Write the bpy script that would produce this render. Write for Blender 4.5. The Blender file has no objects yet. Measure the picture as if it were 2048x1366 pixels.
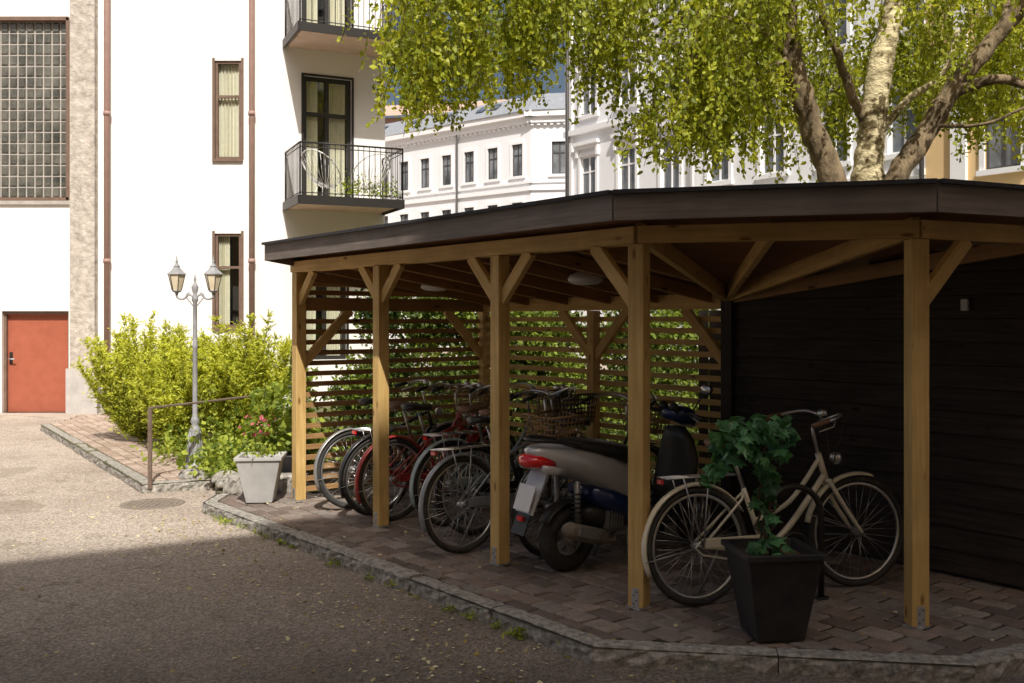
import bpy, math, random
import numpy as np
from mathutils import Vector, Matrix
random.seed(7); RNG=np.random.default_rng(7)
scene=bpy.context.scene
COL=scene.collection
V=Vector
# ------------------------------------------------------------------ materials
def newmat(name):
    m=bpy.data.materials.new(name); m.use_nodes=True
    nt=m.node_tree; nt.nodes.clear()
    out=nt.nodes.new('ShaderNodeOutputMaterial')
    return m,nt,out
def N(nt,t,**k):
    n=nt.nodes.new(t)
    for a,b in k.items(): setattr(n,a,b)
    return n
def ramp(nt,fac,stops):
    r=N(nt,'ShaderNodeValToRGB'); cr=r.color_ramp
    while len(cr.elements)<len(stops): cr.elements.new(.5)
    for e,(p,c) in zip(cr.elements,stops):
        e.position=p; e.color=(c[0],c[1],c[2],1)
    nt.links.new(fac,r.inputs[0]); return r.outputs[0]
def mixc(nt,fac,a,b,mode='MIX'):
    m=N(nt,'ShaderNodeMix',data_type='RGBA',blend_type=mode)
    for s,v in ((0,fac),(6,a),(7,b)):
        if hasattr(v,'links'): nt.links.new(v,m.inputs[s])
        elif s==0: m.inputs[0].default_value=v
        else: m.inputs[s].default_value=(v[0],v[1],v[2],1)
    return m.outputs[2]
def coords(nt,kind='Object',scale=(1,1,1)):
    tc=N(nt,'ShaderNodeTexCoord'); mp=N(nt,'ShaderNodeMapping')
    mp.inputs['Scale'].default_value=scale
    nt.links.new(tc.outputs[kind],mp.inputs[0]); return mp.outputs[0]
def noise(nt,vec,scale,detail=6,rough=.6):
    n=N(nt,'ShaderNodeTexNoise'); n.inputs['Scale'].default_value=scale
    n.inputs['Detail'].default_value=detail; n.inputs['Roughness'].default_value=rough
    nt.links.new(vec,n.inputs['Vector']); return n.outputs['Fac']
def bump(nt,h,strength,dist=.01):
    b=N(nt,'ShaderNodeBump'); b.inputs['Strength'].default_value=strength
    b.inputs['Distance'].default_value=dist; nt.links.new(h,b.inputs['Height']); return b.outputs[0]
def principled(nt,out,col,rough=.8,metal=0,nrm=None,spec=.5,coat=0):
    p=N(nt,'ShaderNodeBsdfPrincipled')
    if hasattr(col,'links'): nt.links.new(col,p.inputs['Base Color'])
    else: p.inputs['Base Color'].default_value=(*col,1)
    if hasattr(rough,'links'): nt.links.new(rough,p.inputs['Roughness'])
    else: p.inputs['Roughness'].default_value=rough
    p.inputs['Metallic'].default_value=metal
    p.inputs['Specular IOR Level'].default_value=spec
    p.inputs['Coat Weight'].default_value=coat
    if nrm is not None: nt.links.new(nrm,p.inputs['Normal'])
    nt.links.new(p.outputs[0],out.inputs[0]); return p
def noisy(name,c1,c2,scale=4,rough=.8,bs=.3,bscale=60,bd=.005,metal=0,spec=.4,stretch=(1,1,1),coat=0,lo=.3,hi=.7):
    m,nt,out=newmat(name); v=coords(nt,'Object',stretch)
    c=ramp(nt,noise(nt,v,scale,8),[(lo,c1),(hi,c2)])
    nb=bump(nt,noise(nt,v,bscale,5),bs,bd) if bs>0 else None
    principled(nt,out,c,rough,metal,nb,spec,coat); return m
def wood(name,c1,c2,knot=(.1,.05,.02),rough=.65,kn=True):
    m,nt,out=newmat(name)
    v=coords(nt,'UV',(1.2,26,1)); n1=noise(nt,v,1.6,8,.65)
    c=ramp(nt,n1,[(.3,c1),(.72,c2)])
    v2=coords(nt,'UV',(.9,1.3,1)); n2=noise(nt,v2,2.5,3)
    c=mixc(nt,ramp(nt,n2,[(.35,(0,0,0)),(.7,(.5,.5,.5))]),c,tuple(x*.55 for x in c1))
    if kn:
        v3=coords(nt,'UV',(3.2,9,1)); vo=N(nt,'ShaderNodeTexVoronoi'); vo.inputs['Scale'].default_value=1
        nt.links.new(v3,vo.inputs['Vector'])
        k=ramp(nt,vo.outputs['Distance'],[(.06,(1,1,1)),(.15,(0,0,0))])
        c=mixc(nt,k,c,knot)
    principled(nt,out,c,rough,0,bump(nt,n1,.35,.004),.3); return m
def plain(name,c,rough=.5,metal=0,coat=0,spec=.5,var=.25,scale=12):
    c2=tuple(x*(1-var) for x in c)
    return noisy(name,c2,c,scale,rough,.06,90,.001,metal,spec,coat=coat)
def leafmat(name,dark,light,trans=.45,rough=.45):
    m,nt,out=newmat(name)
    a=N(nt,'ShaderNodeAttribute',attribute_name='rnd')
    c=ramp(nt,a.outputs['Fac'],[(0,dark),(.55,tuple((x+y)/2 for x,y in zip(dark,light))),(1,light)])
    p=N(nt,'ShaderNodeBsdfPrincipled'); nt.links.new(c,p.inputs['Base Color'])
    p.inputs['Roughness'].default_value=rough; p.inputs['Specular IOR Level'].default_value=.35
    t=N(nt,'ShaderNodeBsdfTranslucent')
    tc=mixc(nt,1,c,(1.25,1.15,.5),'MULTIPLY'); nt.links.new(tc,t.inputs[0])
    mx=N(nt,'ShaderNodeMixShader'); mx.inputs[0].default_value=trans
    nt.links.new(p.outputs[0],mx.inputs[1]); nt.links.new(t.outputs[0],mx.inputs[2])
    nt.links.new(mx.outputs[0],out.inputs[0]); return m

def asphalt_mat():
    m,nt,out=newmat('asphalt'); v=coords(nt)
    big=noise(nt,v,.45,5,.55); fine=noise(nt,v,110,4,.7)
    c=ramp(nt,big,[(.3,(.36,.295,.245)),(.5,(.46,.39,.33)),(.72,(.56,.49,.42))])
    # shade painted into the asphalt colour, deepening over the near yard, mixed in by broad irregular patches
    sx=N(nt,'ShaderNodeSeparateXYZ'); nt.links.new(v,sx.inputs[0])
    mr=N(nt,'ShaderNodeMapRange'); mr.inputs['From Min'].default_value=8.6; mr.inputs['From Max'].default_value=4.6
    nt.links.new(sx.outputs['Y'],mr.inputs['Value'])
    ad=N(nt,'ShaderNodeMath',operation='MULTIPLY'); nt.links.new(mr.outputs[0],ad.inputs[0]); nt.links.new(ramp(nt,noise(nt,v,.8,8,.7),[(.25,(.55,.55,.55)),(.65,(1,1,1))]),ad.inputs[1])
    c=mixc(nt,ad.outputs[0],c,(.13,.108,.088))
    vo=N(nt,'ShaderNodeTexVoronoi'); vo.inputs['Scale'].default_value=75; nt.links.new(v,vo.inputs['Vector'])
    sp=ramp(nt,vo.outputs['Color'],[(.1,(.55,.53,.5)),(.6,(1,1,1)),(.95,(1.5,1.47,1.42))])
    c=mixc(nt,1,c,sp,'MULTIPLY')
    moss=noise(nt,v,1.1,9,.75)
    c=mixc(nt,ramp(nt,moss,[(.56,(0,0,0)),(.72,(.6,.6,.6))]),c,(.15,.12,.05))
    st=noise(nt,v,.9,4,.5)
    c=mixc(nt,ramp(nt,st,[(.62,(0,0,0)),(.64,(.35,.35,.35)),(.72,(.4,.4,.4))]),c,(.18,.14,.10))
    cr=N(nt,'ShaderNodeTexVoronoi',feature='DISTANCE_TO_EDGE'); cr.inputs['Scale'].default_value=.33
    wv=N(nt,'ShaderNodeVectorMath',operation='ADD')
    n3=N(nt,'ShaderNodeTexNoise'); n3.inputs['Scale'].default_value=2.5; nt.links.new(v,n3.inputs['Vector'])
    nt.links.new(v,wv.inputs[0]); nt.links.new(n3.outputs['Color'],wv.inputs[1]); nt.links.new(wv.outputs[0],cr.inputs['Vector'])
    c=mixc(nt,ramp(nt,cr.outputs['Distance'],[(.001,(.45,.45,.45)),(.006,(0,0,0))]),c,(.07,.055,.035))
    h=N(nt,'ShaderNodeMath',operation='ADD'); nt.links.new(vo.outputs['Distance'],h.inputs[0]); nt.links.new(fine,h.inputs[1])
    principled(nt,out,c,.85,0,bump(nt,h.outputs[0],.8,.006),.3); return m
def paver_mat(name,stops,dirt=(.05,.05,.03)):
    m,nt,out=newmat(name); v=coords(nt)
    a=N(nt,'ShaderNodeAttribute',attribute_name='rnd')
    c=ramp(nt,a.outputs['Fac'],stops)
    c=mixc(nt,ramp(nt,noise(nt,v,9,8,.7),[(.42,(0,0,0)),(.7,(.6,.6,.6))]),c,dirt)
    n2=noise(nt,v,130,4)
    c=mixc(nt,.6,c,ramp(nt,n2,[(.3,(.5,.5,.5)),(.7,(1.5,1.5,1.5))]),'MULTIPLY')
    principled(nt,out,c,.8,0,bump(nt,n2,.5,.004),.4); return m
def render_mat(name,c,dirt,sc=.8,bs=.25,amt=.6):
    m,nt,out=newmat(name); v=coords(nt); v2=coords(nt,'Object',(1,1,.18))
    f=ramp(nt,noise(nt,v2,sc,9,.65),[(.45,(0,0,0)),(.8,(amt,amt,amt))])
    c2=mixc(nt,f,c,dirt)
    principled(nt,out,c2,.9,0,bump(nt,noise(nt,v,70,4),bs,.004),.2); return m
def glass_mat(name,refl=.35,tint=(.93,.95,.94)):
    m,nt,out=newmat(name)
    t=N(nt,'ShaderNodeBsdfTransparent'); t.inputs[0].default_value=(*tint,1)
    g=N(nt,'ShaderNodeBsdfGlossy'); g.inputs['Roughness'].default_value=.02
    mx=N(nt,'ShaderNodeMixShader'); mx.inputs[0].default_value=refl
    nt.links.new(t.outputs[0],mx.inputs[1]); nt.links.new(g.outputs[0],mx.inputs[2]); nt.links.new(mx.outputs[0],out.inputs[0]); return m

M={}
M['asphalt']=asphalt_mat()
M['pavers']=paver_mat('pavers',[(0,(.14,.11,.095)),(.3,(.21,.155,.13)),(.55,(.27,.235,.205)),(.8,(.26,.185,.15)),(1,(.36,.305,.265))],(.09,.08,.055))
M['pavers_t']=paver_mat('pavers_tan',[(0,(.34,.245,.19)),(1,(.52,.41,.335))],(.18,.14,.09))
M['joint']=noisy('joint_sand_moss',(.018,.020,.009),(.06,.052,.03),6,.95,.6,50,.01)
M['granite']=noisy('granite',(.13,.125,.11),(.52,.48,.42),24,.85,.9,30,.014)
M['soil']=noisy('soil',(.07,.05,.03),(.18,.13,.075),8,.95,.9,20,.03)
M['lawn']=noisy('garden_soil_grass',(.06,.085,.02),(.17,.15,.08),3,.95,.9,20,.03)
M['wood']=wood('treated_pine',(.60,.37,.115),(.86,.61,.26),(.26,.13,.04))
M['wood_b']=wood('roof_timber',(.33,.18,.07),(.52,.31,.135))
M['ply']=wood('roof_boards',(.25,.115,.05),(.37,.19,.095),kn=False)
M['fascia']=wood('fascia_stained',(.14,.115,.10),(.27,.225,.19),(.02,.015,.012),kn=False)
M['dwood']=wood('dark_stained_boards',(.018,.013,.010),(.085,.062,.048),(.008,.006,.005))
M['felt']=noisy('roofing_felt',(.03,.03,.033),(.05,.05,.055),20,.9,.5,120,.004)
M['galv']=noisy('galvanised_steel',(.45,.46,.47),(.65,.66,.67),30,.45,.1,90,.001,metal=.6)
M['white_r']=render_mat('white_render',(.86,.835,.815),(.76,.70,.655),.8,.3,.3)
M['conc']=noisy('rough_concrete',(.34,.30,.26),(.66,.60,.53),7,.95,1,12,.03)
M['plinth']=noisy('plinth_grey',(.40,.38,.36),(.56,.53,.5),4,.9,.5,40,.006)
M['red_d']=noisy('red_door_paint',(.34,.095,.052),(.41,.12,.07),5,.5,.05,60,.002)
M['brown']=noisy('brown_paint',(.15,.095,.07),(.21,.14,.105),8,.5,.05,60,.002)
M['pipe']=noisy('downpipe_paint',(.34,.22,.185),(.42,.27,.23),8,.5,.05,60,.002)
M['blackp']=plain('black_metal_paint',(.025,.022,.02),.45)
M['gblock']=noisy('glass_block',(.035,.037,.032),(.20,.19,.16),2.2,.12,.5,8,.02,spec=.9)
M['mortar']=noisy('mortar',(.36,.33,.30),(.48,.45,.41),10,.9,.2)
M['curtain']=plain('curtain_cloth',(.80,.77,.62),.9,var=.1)
M['room']=plain('room_dark',(.045,.04,.035),.9)
M['glass']=glass_mat('window_glass',.12)
M['under']=noisy('balcony_soffit',(.64,.45,.35),(.74,.56,.46),6,.9,.1)
M['bgwhite']=render_mat('bg_white_render',(.82,.83,.85),(.72,.73,.75),.3,.1,.5)
M['bgtrim']=plain('bg_white_trim',(.87,.87,.88),.8,var=.06)
M['bgglass']=noisy('bg_window_glass',(.05,.055,.06),(.30,.32,.34),.8,.08,0,spec=.8)
M['bgdark']=plain('dark_window_frame',(.07,.065,.065),.6)
M['slate']=noisy('slate',(.22,.235,.26),(.40,.42,.45),5,.6,.6,18,.03,stretch=(1,1,3))
M['orange']=noisy('faded_orange_render',(.50,.34,.27),(.58,.42,.34),2,.9,.1)
M['yellow']=render_mat('yellow_render',(.74,.53,.28),(.62,.44,.23),.5,.1,.5)
M['leaf']=leafmat('birch_leaf',(.12,.17,.012),(.58,.62,.075),.5)
M['yew']=leafmat('yew_leaf',(.13,.17,.015),(.66,.70,.09),.38)
M['hedge']=leafmat('hedge_leaf',(.02,.045,.008),(.28,.36,.055),.35)
M['ivy']=leafmat('ivy_leaf',(.025,.085,.03),(.11,.29,.11),.25,.3)
M['cover']=leafmat('ground_cover_leaf',(.08,.14,.015),(.50,.58,.09),.4)
M['pink']=leafmat('pink_petal',(.45,.06,.12),(.8,.25,.3),.3)
M['litter']=leafmat('dry_leaf',(.34,.24,.05),(.85,.80,.5),.1)
M['bark']=noisy('birch_bark_dark',(.05,.036,.02),(.36,.27,.16),6,.95,1,11,.05,stretch=(1,1,.45))
M['barkl']=noisy('birch_bark_pale',(.13,.095,.035),(.72,.62,.38),4,.9,1,12,.04,stretch=(1,1,1.6),lo=.36,hi=.56)
M['twig']=plain('twig',(.10,.06,.035),.9)
M['rubber']=noisy('tyre_rubber',(.025,.024,.023),(.065,.06,.054),20,.8,.3,120,.002)
M['chrome']=plain('bright_metal',(.72,.72,.70),.28,.85,var=.1)
M['steel']=plain('dull_metal',(.46,.45,.43),.42,.6)
M['cream']=plain('cream_enamel',(.84,.77,.58),.3,0,.5,var=.08)
M['black_e']=plain('black_enamel',(.03,.029,.031),.25,0,.5)
M['grey_e']=plain('grey_enamel',(.32,.35,.38),.3,.1,.4)
M['red_e']=plain('red_enamel',(.45,.05,.04),.3,0,.5)
M['teal_e']=plain('pale_teal_enamel',(.42,.53,.53),.3,0,.5)
M['blue_e']=plain('blue_enamel',(.018,.04,.14),.25,0,.6)
M['silver_e']=plain('silver_enamel',(.60,.60,.61),.3,.15,.5,var=.08)
M['tan']=plain('tan_leather',(.28,.16,.09),.6)
M['blk']=plain('black_plastic',(.036,.035,.034),.42)
M['wicker']=noisy('wicker',(.30,.18,.08),(.55,.36,.19),40,.8,.5,90,.004)
M['tail']=plain('red_lens',(.75,.012,.015),.1,0,.8,var=.1)
M['plate']=plain('number_plate',(.75,.75,.75),.4,var=.05)
M['lampm']=noisy('lamp_post_paint',(.25,.25,.26),(.38,.38,.39),12,.5,.1)
M['lampg']=noisy('lantern_glass',(.66,.56,.38),(.82,.72,.54),6,.2,0)
M['potg']=noisy('grey_planter',(.40,.39,.38),(.52,.51,.49),6,.7,.2)
M['potb']=noisy('black_planter',(.018,.018,.019),(.036,.034,.034),10,.5,.1)
M['rail']=noisy('handrail_steel',(.15,.105,.08),(.23,.17,.13),10,.6,.1)
M['iron']=noisy('cast_iron',(.16,.13,.105),(.30,.25,.20),20,.7,.6,60,.004)
M['whitep']=plain('white_plastic',(.75,.75,.73),.4,var=.05)
# ------------------------------------------------------------------ mesh builder
class MB:
    def __init__(s): s.v=[];s.f=[];s.m=[];s.uv=[];s.sm=[];s.mats=[]
    def mi(s,k):
        if k not in s.mats: s.mats.append(k)
        return s.mats.index(k)
    def add(s,vs,fs,k,uvs=None,smooth=False):
        o=len(s.v); s.v+= [tuple(p) for p in vs]; i=s.mi(k)
        for j,f in enumerate(fs):
            s.f.append([o+a for a in f]); s.m.append(i); s.sm.append(smooth)
            s.uv.append(uvs[j] if uvs else None)
    def hexa(s,p,k,smooth=False):
        s.add(p,[(0,3,2,1),(4,5,6,7),(0,1,5,4),(1,2,6,5),(2,3,7,6),(3,0,4,7)],k,smooth=smooth)
    def box(s,c,sz,k,rz=0):
        cx,cy,cz=c; a,b,h=sz[0]/2,sz[1]/2,sz[2]/2; C,S=math.cos(rz),math.sin(rz)
        s.hexa([(cx+x*C-y*S,cy+x*S+y*C,cz+z) for z in(-h,h) for x,y in((-a,-b),(a,-b),(a,b),(-a,b))],k)
    def beam(s,a,b,w,h,k,up=(0,0,1)):
        a,b=V(a),V(b); x=(b-a); L=x.length; x.normalize(); up=V(up)
        if abs(x.dot(up))>.98: up=V((.784,.621,0))
        sd=x.cross(up).normalized(); u=sd.cross(x).normalized()
        sd*=w/2; u*=h/2
        p=[a-sd-u,a+sd-u,a+sd+u,a-sd+u,b-sd-u,b+sd-u,b+sd+u,b-sd+u]
        r=random.uniform(0,30); q=random.uniform(0,30)
        fs=[(0,3,2,1),(4,5,6,7)]; uv=[[(r,q),(r,q+h),(r+.01,q+h),(r+.01,q)]]*2
        per=0
        for i,(m_,n_) in enumerate(((0,1),(1,2),(2,3),(3,0))):
            d=w if i%2==0 else h
            fs.append((m_,n_,n_+4,m_+4)); uv.append([(r,q+per),(r,q+per+d),(r+L,q+per+d),(r+L,q+per)]); per+=d+.03
        s.add(p,fs,k,uv)
    def tube(s,pts,r,k,n=8,closed=False):
        P=[V(p) for p in pts]; m=len(P)
        R=r if isinstance(r,(list,tuple)) else [r]*m
        vs=[];prev=None
        for i in range(m):
            if closed: t=P[(i+1)%m]-P[i-1]
            else: t=P[min(i+1,m-1)]-P[max(i-1,0)]
            if t.length<1e-9: t=V((0,0,1))
            t.normalize()
            if prev is None:
                a=V((0,0,1)) if abs(t.z)<.9 else V((1,0,0))
                u=t.cross(a).normalized()
            else:
                u=prev-t*prev.dot(t)
                u=u.normalized() if u.length>1e-6 else t.cross(V((0,1,0))).normalized()
            prev=u; w=t.cross(u)
            for j in range(n):
                an=2*math.pi*j/n; vs.append(P[i]+(u*math.cos(an)+w*math.sin(an))*R[i])
        fs=[]
        for i in range(m if closed else m-1):
            i2=(i+1)%m
            for j in range(n): fs.append((i*n+j,i*n+(j+1)%n,i2*n+(j+1)%n,i2*n+j))
        if not closed: fs+= [tuple(range(n))[::-1],tuple((m-1)*n+j for j in range(n))]
        s.add(vs,fs,k,smooth=True)
    def ring(s,c,R,r,k,axis='y',n=36,m=6):
        pts=[]
        for i in range(n):
            a=2*math.pi*i/n
            o={'y':(R*math.cos(a),0,R*math.sin(a)),'z':(R*math.cos(a),R*math.sin(a),0),'x':(0,R*math.cos(a),R*math.sin(a))}[axis]
            pts.append(V(c)+V(o))
        s.tube(pts,r,k,m,True)
    def lathe(s,prof,c,k,n=16,rot=0,smooth=True):
        vs=[];fs=[]
        for r,z in prof:
            for j in range(n):
                a=2*math.pi*j/n+rot; vs.append((c[0]+r*math.cos(a),c[1]+r*math.sin(a),c[2]+z))
        for i in range(len(prof)-1):
            for j in range(n): fs.append((i*n+j,i*n+(j+1)%n,(i+1)*n+(j+1)%n,(i+1)*n+j))
        fs+=[tuple(range(n))[::-1],tuple((len(prof)-1)*n+j for j in range(n))]
        s.add(vs,fs,k,smooth=smooth)
    def loft(s,secs,k,smooth=True,caps=True):
        n=len(secs[0]); vs=[p for q in secs for p in q]; fs=[]
        for i in range(len(secs)-1):
            for j in range(n): fs.append((i*n+j,i*n+(j+1)%n,(i+1)*n+(j+1)%n,(i+1)*n+j))
        if caps: fs+=[tuple(range(n))[::-1],tuple((len(secs)-1)*n+j for j in range(n))]
        s.add(vs,fs,k,smooth=smooth)
    def quad(s,p,k,uv=None): s.add(p,[tuple(range(len(p)))],k,[uv] if uv else None)
    def merge(s,o,mat=None):
        off=len(s.v); s.v+=[tuple(mat@V(p)) if mat is not None else p for p in o.v]
        for f,m,u,q in zip(o.f,o.m,o.uv,o.sm):
            s.f.append([off+a for a in f]); s.m.append(s.mi(o.mats[m])); s.uv.append(u); s.sm.append(q)
    def build(s,name,loc=(0,0,0),rz=0,lean=0,bevel=0,parent=None,fix=True):
        me=bpy.data.meshes.new(name); me.from_pydata(s.v,[],s.f)
        for k in s.mats: me.materials.append(M[k])
        me.polygons.foreach_set('material_index',s.m); me.polygons.foreach_set('use_smooth',s.sm)
        uv=me.uv_layers.new(name='UVMap'); fl=[]
        for f,u in zip(s.f,s.uv):
            if u:
                for a in u: fl+=[a[0],a[1]]
            else:
                for a in f:
                    p=s.v[a]; fl+=[p[0]+p[1],p[2]]
        uv.data.foreach_set('uv',fl)
        me.update()
        if fix:
            import bmesh
            bm=bmesh.new(); bm.from_mesh(me); bmesh.ops.recalc_face_normals(bm,faces=bm.faces); bm.to_mesh(me); bm.free()
        ob=bpy.data.objects.new(name,me); COL.objects.link(ob)
        ob.matrix_world=Matrix.Translation(loc)@Matrix.Rotation(rz,4,'Z')@Matrix.Rotation(lean,4,'X')
        if bevel>0:
            b=ob.modifiers.new('bevel','BEVEL'); b.width=bevel; b.segments=1; b.limit_method='ANGLE'; b.angle_limit=math.radians(50)
        if parent: ob.parent=parent
        return ob
def empty(name):
    e=bpy.data.objects.new(name,None); COL.objects.link(e); return e
def leaves(name,pts,size,matk,aspect=.55,flat=0.,parent=None,droop=False,rnd=None,svar=.35,dirs=None):
    pts=np.asarray(pts,dtype=float); n=len(pts)
    a=RNG.normal(size=(n,3))
    if dirs is not None: a=np.asarray(dirs)+a*.45
    if droop: a[:,2]-=1.0
    a[:,2]*=(1-flat)
    a/=np.linalg.norm(a,axis=1,keepdims=True)
    b=RNG.normal(size=(n,3)); b[:,2]*=(1-flat)
    b-=a*(a*b).sum(1,keepdims=True); b/=np.linalg.norm(b,axis=1,keepdims=True)
    s=size*(1+RNG.uniform(-svar,svar,n))[:,None]
    c=pts
    nn=np.cross(a,b)
    v=np.stack([c-a*s*.5, c-a*s*.08+b*s*aspect*.5+nn*s*.06, c+a*s*.5, c-a*s*.08-b*s*aspect*.5+nn*s*.06],1).reshape(-1,3)
    f=np.arange(4*n).reshape(n,4)
    me=bpy.data.meshes.new(name); me.from_pydata(v.tolist(),[],f.tolist())
    at=me.attributes.new('rnd','FLOAT','POINT')
    r=RNG.uniform(0,1,n) if rnd is None else np.clip(rnd+RNG.uniform(-.25,.25,n),0,1)
    at.data.foreach_set('value',np.repeat(r,4))
    me.materials.append(M[matk]); me.update()
    ob=bpy.data.objects.new(name,me); COL.objects.link(ob)
    if parent: ob.parent=parent
    return ob
# ------------------------------------------------------------------ frame of shelter
P1=V((-1.957,9.147,0)); A=V((.621,-.784,0)); B=V((.784,.621,0)); Z=V((0,0,1))
def S(u,v,z=0): return P1+A*u+B*v+Z*z
P2=S(1.454,0);P3=S(3.02,0);P4=S(4.333,0);P5=V((2.19,5.39,0));D3=V((.91,.415,0));P6=P5+D3*1.5
B1=S(0,2.12);B2=S(1.68,2.12);B3=S(3.236,2.12)
def inpoly(x,y,poly):
    c=False;n=len(poly)
    for i in range(n):
        x1,y1=poly[i];x2,y2=poly[i-1]
        if (y1>y)!=(y2>y) and x<(x2-x1)*(y-y1)/(y2-y1)+x1: c=not c
    return c
# ------------------------------------------------------------------ ground
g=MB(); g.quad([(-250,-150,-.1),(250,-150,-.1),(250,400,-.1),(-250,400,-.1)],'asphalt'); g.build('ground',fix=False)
K=[(-2.84,9.13),(.41,5.09),(2.24,4.81),(4.97,6.05)]
floorpoly=K+[(3.6,6.5),(1.85,8.1),(-.1,10.65),(-2.0,9.55),(-2.85,9.6)]
g=MB(); g.quad([(x,y,-.012) for x,y in floorpoly],'joint'); g.build('paving_bed',fix=False)
def clip(poly,px,py,nx,ny):
    out=[]
    for i in range(len(poly)):
        a=poly[i-1];b=poly[i];da=(a[0]-px)*nx+(a[1]-py)*ny;db=(b[0]-px)*nx+(b[1]-py)*ny
        if (da>=0)!=(db>=0):
            t=da/(da-db);out.append((a[0]+(b[0]-a[0])*t,a[1]+(b[1]-a[1])*t))
        if db>=0: out.append(b)
    return out
def pavers(name,poly,o,ax,ay,ru,rv,pl,pw,mat,z=0.,planes=()):
    vs=[];fs=[];rn=[]
    o=V(o);v=rv[0];row=0
    while v<rv[1]:
        u=ru[0]+(pl/2 if row%2 else 0)+random.uniform(-.012,.012)
        while u<ru[1]:
            c=o+ax*(u+pl/2)+ay*(v+pw/2)
            L,W=pl/2-.006-random.uniform(0,.004),pw/2-.006-random.uniform(0,.003)
            q=[((c+ax*sx*L+ay*sy*W).x,(c+ax*sx*L+ay*sy*W).y) for sx,sy in((-1,-1),(1,-1),(1,1),(-1,1))]
            for pln in planes:
                if q: q=clip(q,*pln)
            if len(q)>2:
                mx=sum(a[0] for a in q)/len(q);my=sum(a[1] for a in q)/len(q)
                ar=abs(sum(q[i-1][0]*q[i][1]-q[i][0]*q[i-1][1] for i in range(len(q))))/2
                if ar>.0012 and inpoly(mx,my,poly):
                    k=len(vs);n_=len(q);dz=random.uniform(-.003,.003)
                    tl=[random.uniform(-.002,.002) for _ in q]
                    for zz,ins in((-.03,0),(-.008,0),(0,.011)):
                        for i,a in enumerate(q):
                            dx,dy=mx-a[0],my-a[1];l=math.hypot(dx,dy)+1e-6
                            vs.append((a[0]+dx/l*ins*1.3,a[1]+dy/l*ins*1.3,z+zz+dz+tl[i]))
                    fs.append(tuple(k+2*n_+i for i in range(n_)))
                    for b_ in(0,n_):
                        for i in range(n_): fs.append((k+b_+i,k+b_+(i+1)%n_,k+b_+n_+(i+1)%n_,k+b_+n_+i))
                    rn+=[random.random()]*(3*n_)
            u+=pl
        v+=pw;row+=1
    me=bpy.data.meshes.new(name);me.from_pydata(vs,[],fs)
    at=me.attributes.new('rnd','FLOAT','POINT');at.data.foreach_set('value',rn)
    me.materials.append(M[mat]);ob=bpy.data.objects.new(name,me);COL.objects.link(ob)
def kerb(name,pts,w=.13,h=.11,zt=0.,L=.85,matk='granite'):
    mb=MB()
    for i in range(len(pts)-1):
        a=V((*pts[i],0));b=V((*pts[i+1],0));d=b-a;T=d.length;d.normalize();nn=V((-d.y,d.x,0))
        k=max(1,round(T/L));l=T/k
        for j in range(k):
            s0=j*l+.003;s1=(j+1)*l-.003;m=16;secs=[]
            jz=random.uniform(-.006,.006);jo=random.uniform(-.007,.007)
            def r_(x=.008): return random.uniform(-x,x)
            for q in range(m+1):
                p=a+d*(s0+(s1-s0)*q/m)+nn*jo
                e=.006 if q in(0,m) else 0
                secs.append([p+nn*(e+r_())+Z*(zt-h-.05),p+nn*(e+r_(.012))+Z*(zt-.075+r_()),p+nn*(e+r_(.010))+Z*(zt-.045+r_()),p+nn*(.004+e+r_(.007))+Z*(zt-.018+r_(.005)+jz),p+nn*(.022+e+r_(.004))+Z*(zt+r_(.005)+jz-e*.5),
                             p+nn*(w*.6)+Z*(zt+r_(.004)+jz+.002-e*.5),p+nn*(w-.01)+Z*(zt+r_(.003)+jz-e*.5),p+nn*w+Z*(zt-h-.05)])
            mb.loft(secs,matk,smooth=False)
    return mb.build(name)
kerb('granite_kerb',K)
kerb('granite_kerb',[(-2.84,9.6),(-2.84,9.14)])
planes=[]
for a,b in zip(K[:-1],K[1:]):
    d=V((b[0]-a[0],b[1]-a[1],0)).normalized();n_=V((-d.y,d.x,0));planes.append((a[0]+n_.x*.137,a[1]+n_.y*.137,n_.x,n_.y))
planes.append((-2.70,9.3,1,0))
pavers('block_paving',floorpoly,P1,A,B,(-3,9),(-3,4),.225,.15,'pavers',planes=planes)
isl=[(-7.57,15.97),(-3.75,10.1),(-3.12,10.42),(-2.85,9.62),(-2.0,9.62),(-.1,10.7),(3,8),(30,14),(30,34),(-12,34),(-4.2,20),(-7.3,18.95),(-7.3,16.2)]
g=MB(); g.quad([(x,y,-.006) for x,y in isl],'lawn'); g.build('garden_ground',fix=False)
kd=V((.545,-.838,0));kn=V((.838,.545,0))
kerb('granite_kerb',[(-7.57,15.97),(-3.75,10.1),(-3.12,10.42)],w=.14,L=1.0)
kerb('granite_kerb',[(-3.1,10.45),(-2.9,9.75)],w=.2,h=.12,zt=.06,L=.4)
kerb('granite_kerb',[(-2.78,9.56),(-1.98,9.60)],w=.16,h=.12,zt=.17,L=.45)
strip=[(-7.4,16.0),(-3.68,10.25),(-3.2,10.5),(-3.5,11.4),(-6.5,17.6),(-7.5,17.5)]
pavers('block_paving',strip,(-7.57,15.97,0),kd,kn,(-3,9),(.14,1.25),.21,.14,'pavers_t',z=.012)
g=MB(); g.quad([(-3.0,10.45,.03),(-2.9,9.7,.03),(-2.0,9.75,.03),(-1.3,10.2,.03),(-1.5,13,.03),(-5.5,17,.03),(-6.3,15.9,.03),(-3.35,11.6,.03)],'soil'); g.build('planting_bed_soil',fix=False)
g=MB(); g.lathe([(.30,-.01),(.30,.003),(.27,.005),(.26,.003),(.0,.003)],(-3.45,9.55,-.1),'iron',28)
for i in range(-4,5): g.box((-3.45+i*.055,9.55,-.096),(.02,.36 if abs(i)<3 else .22,.004),'iron')
g.build('manhole_cover')
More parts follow.
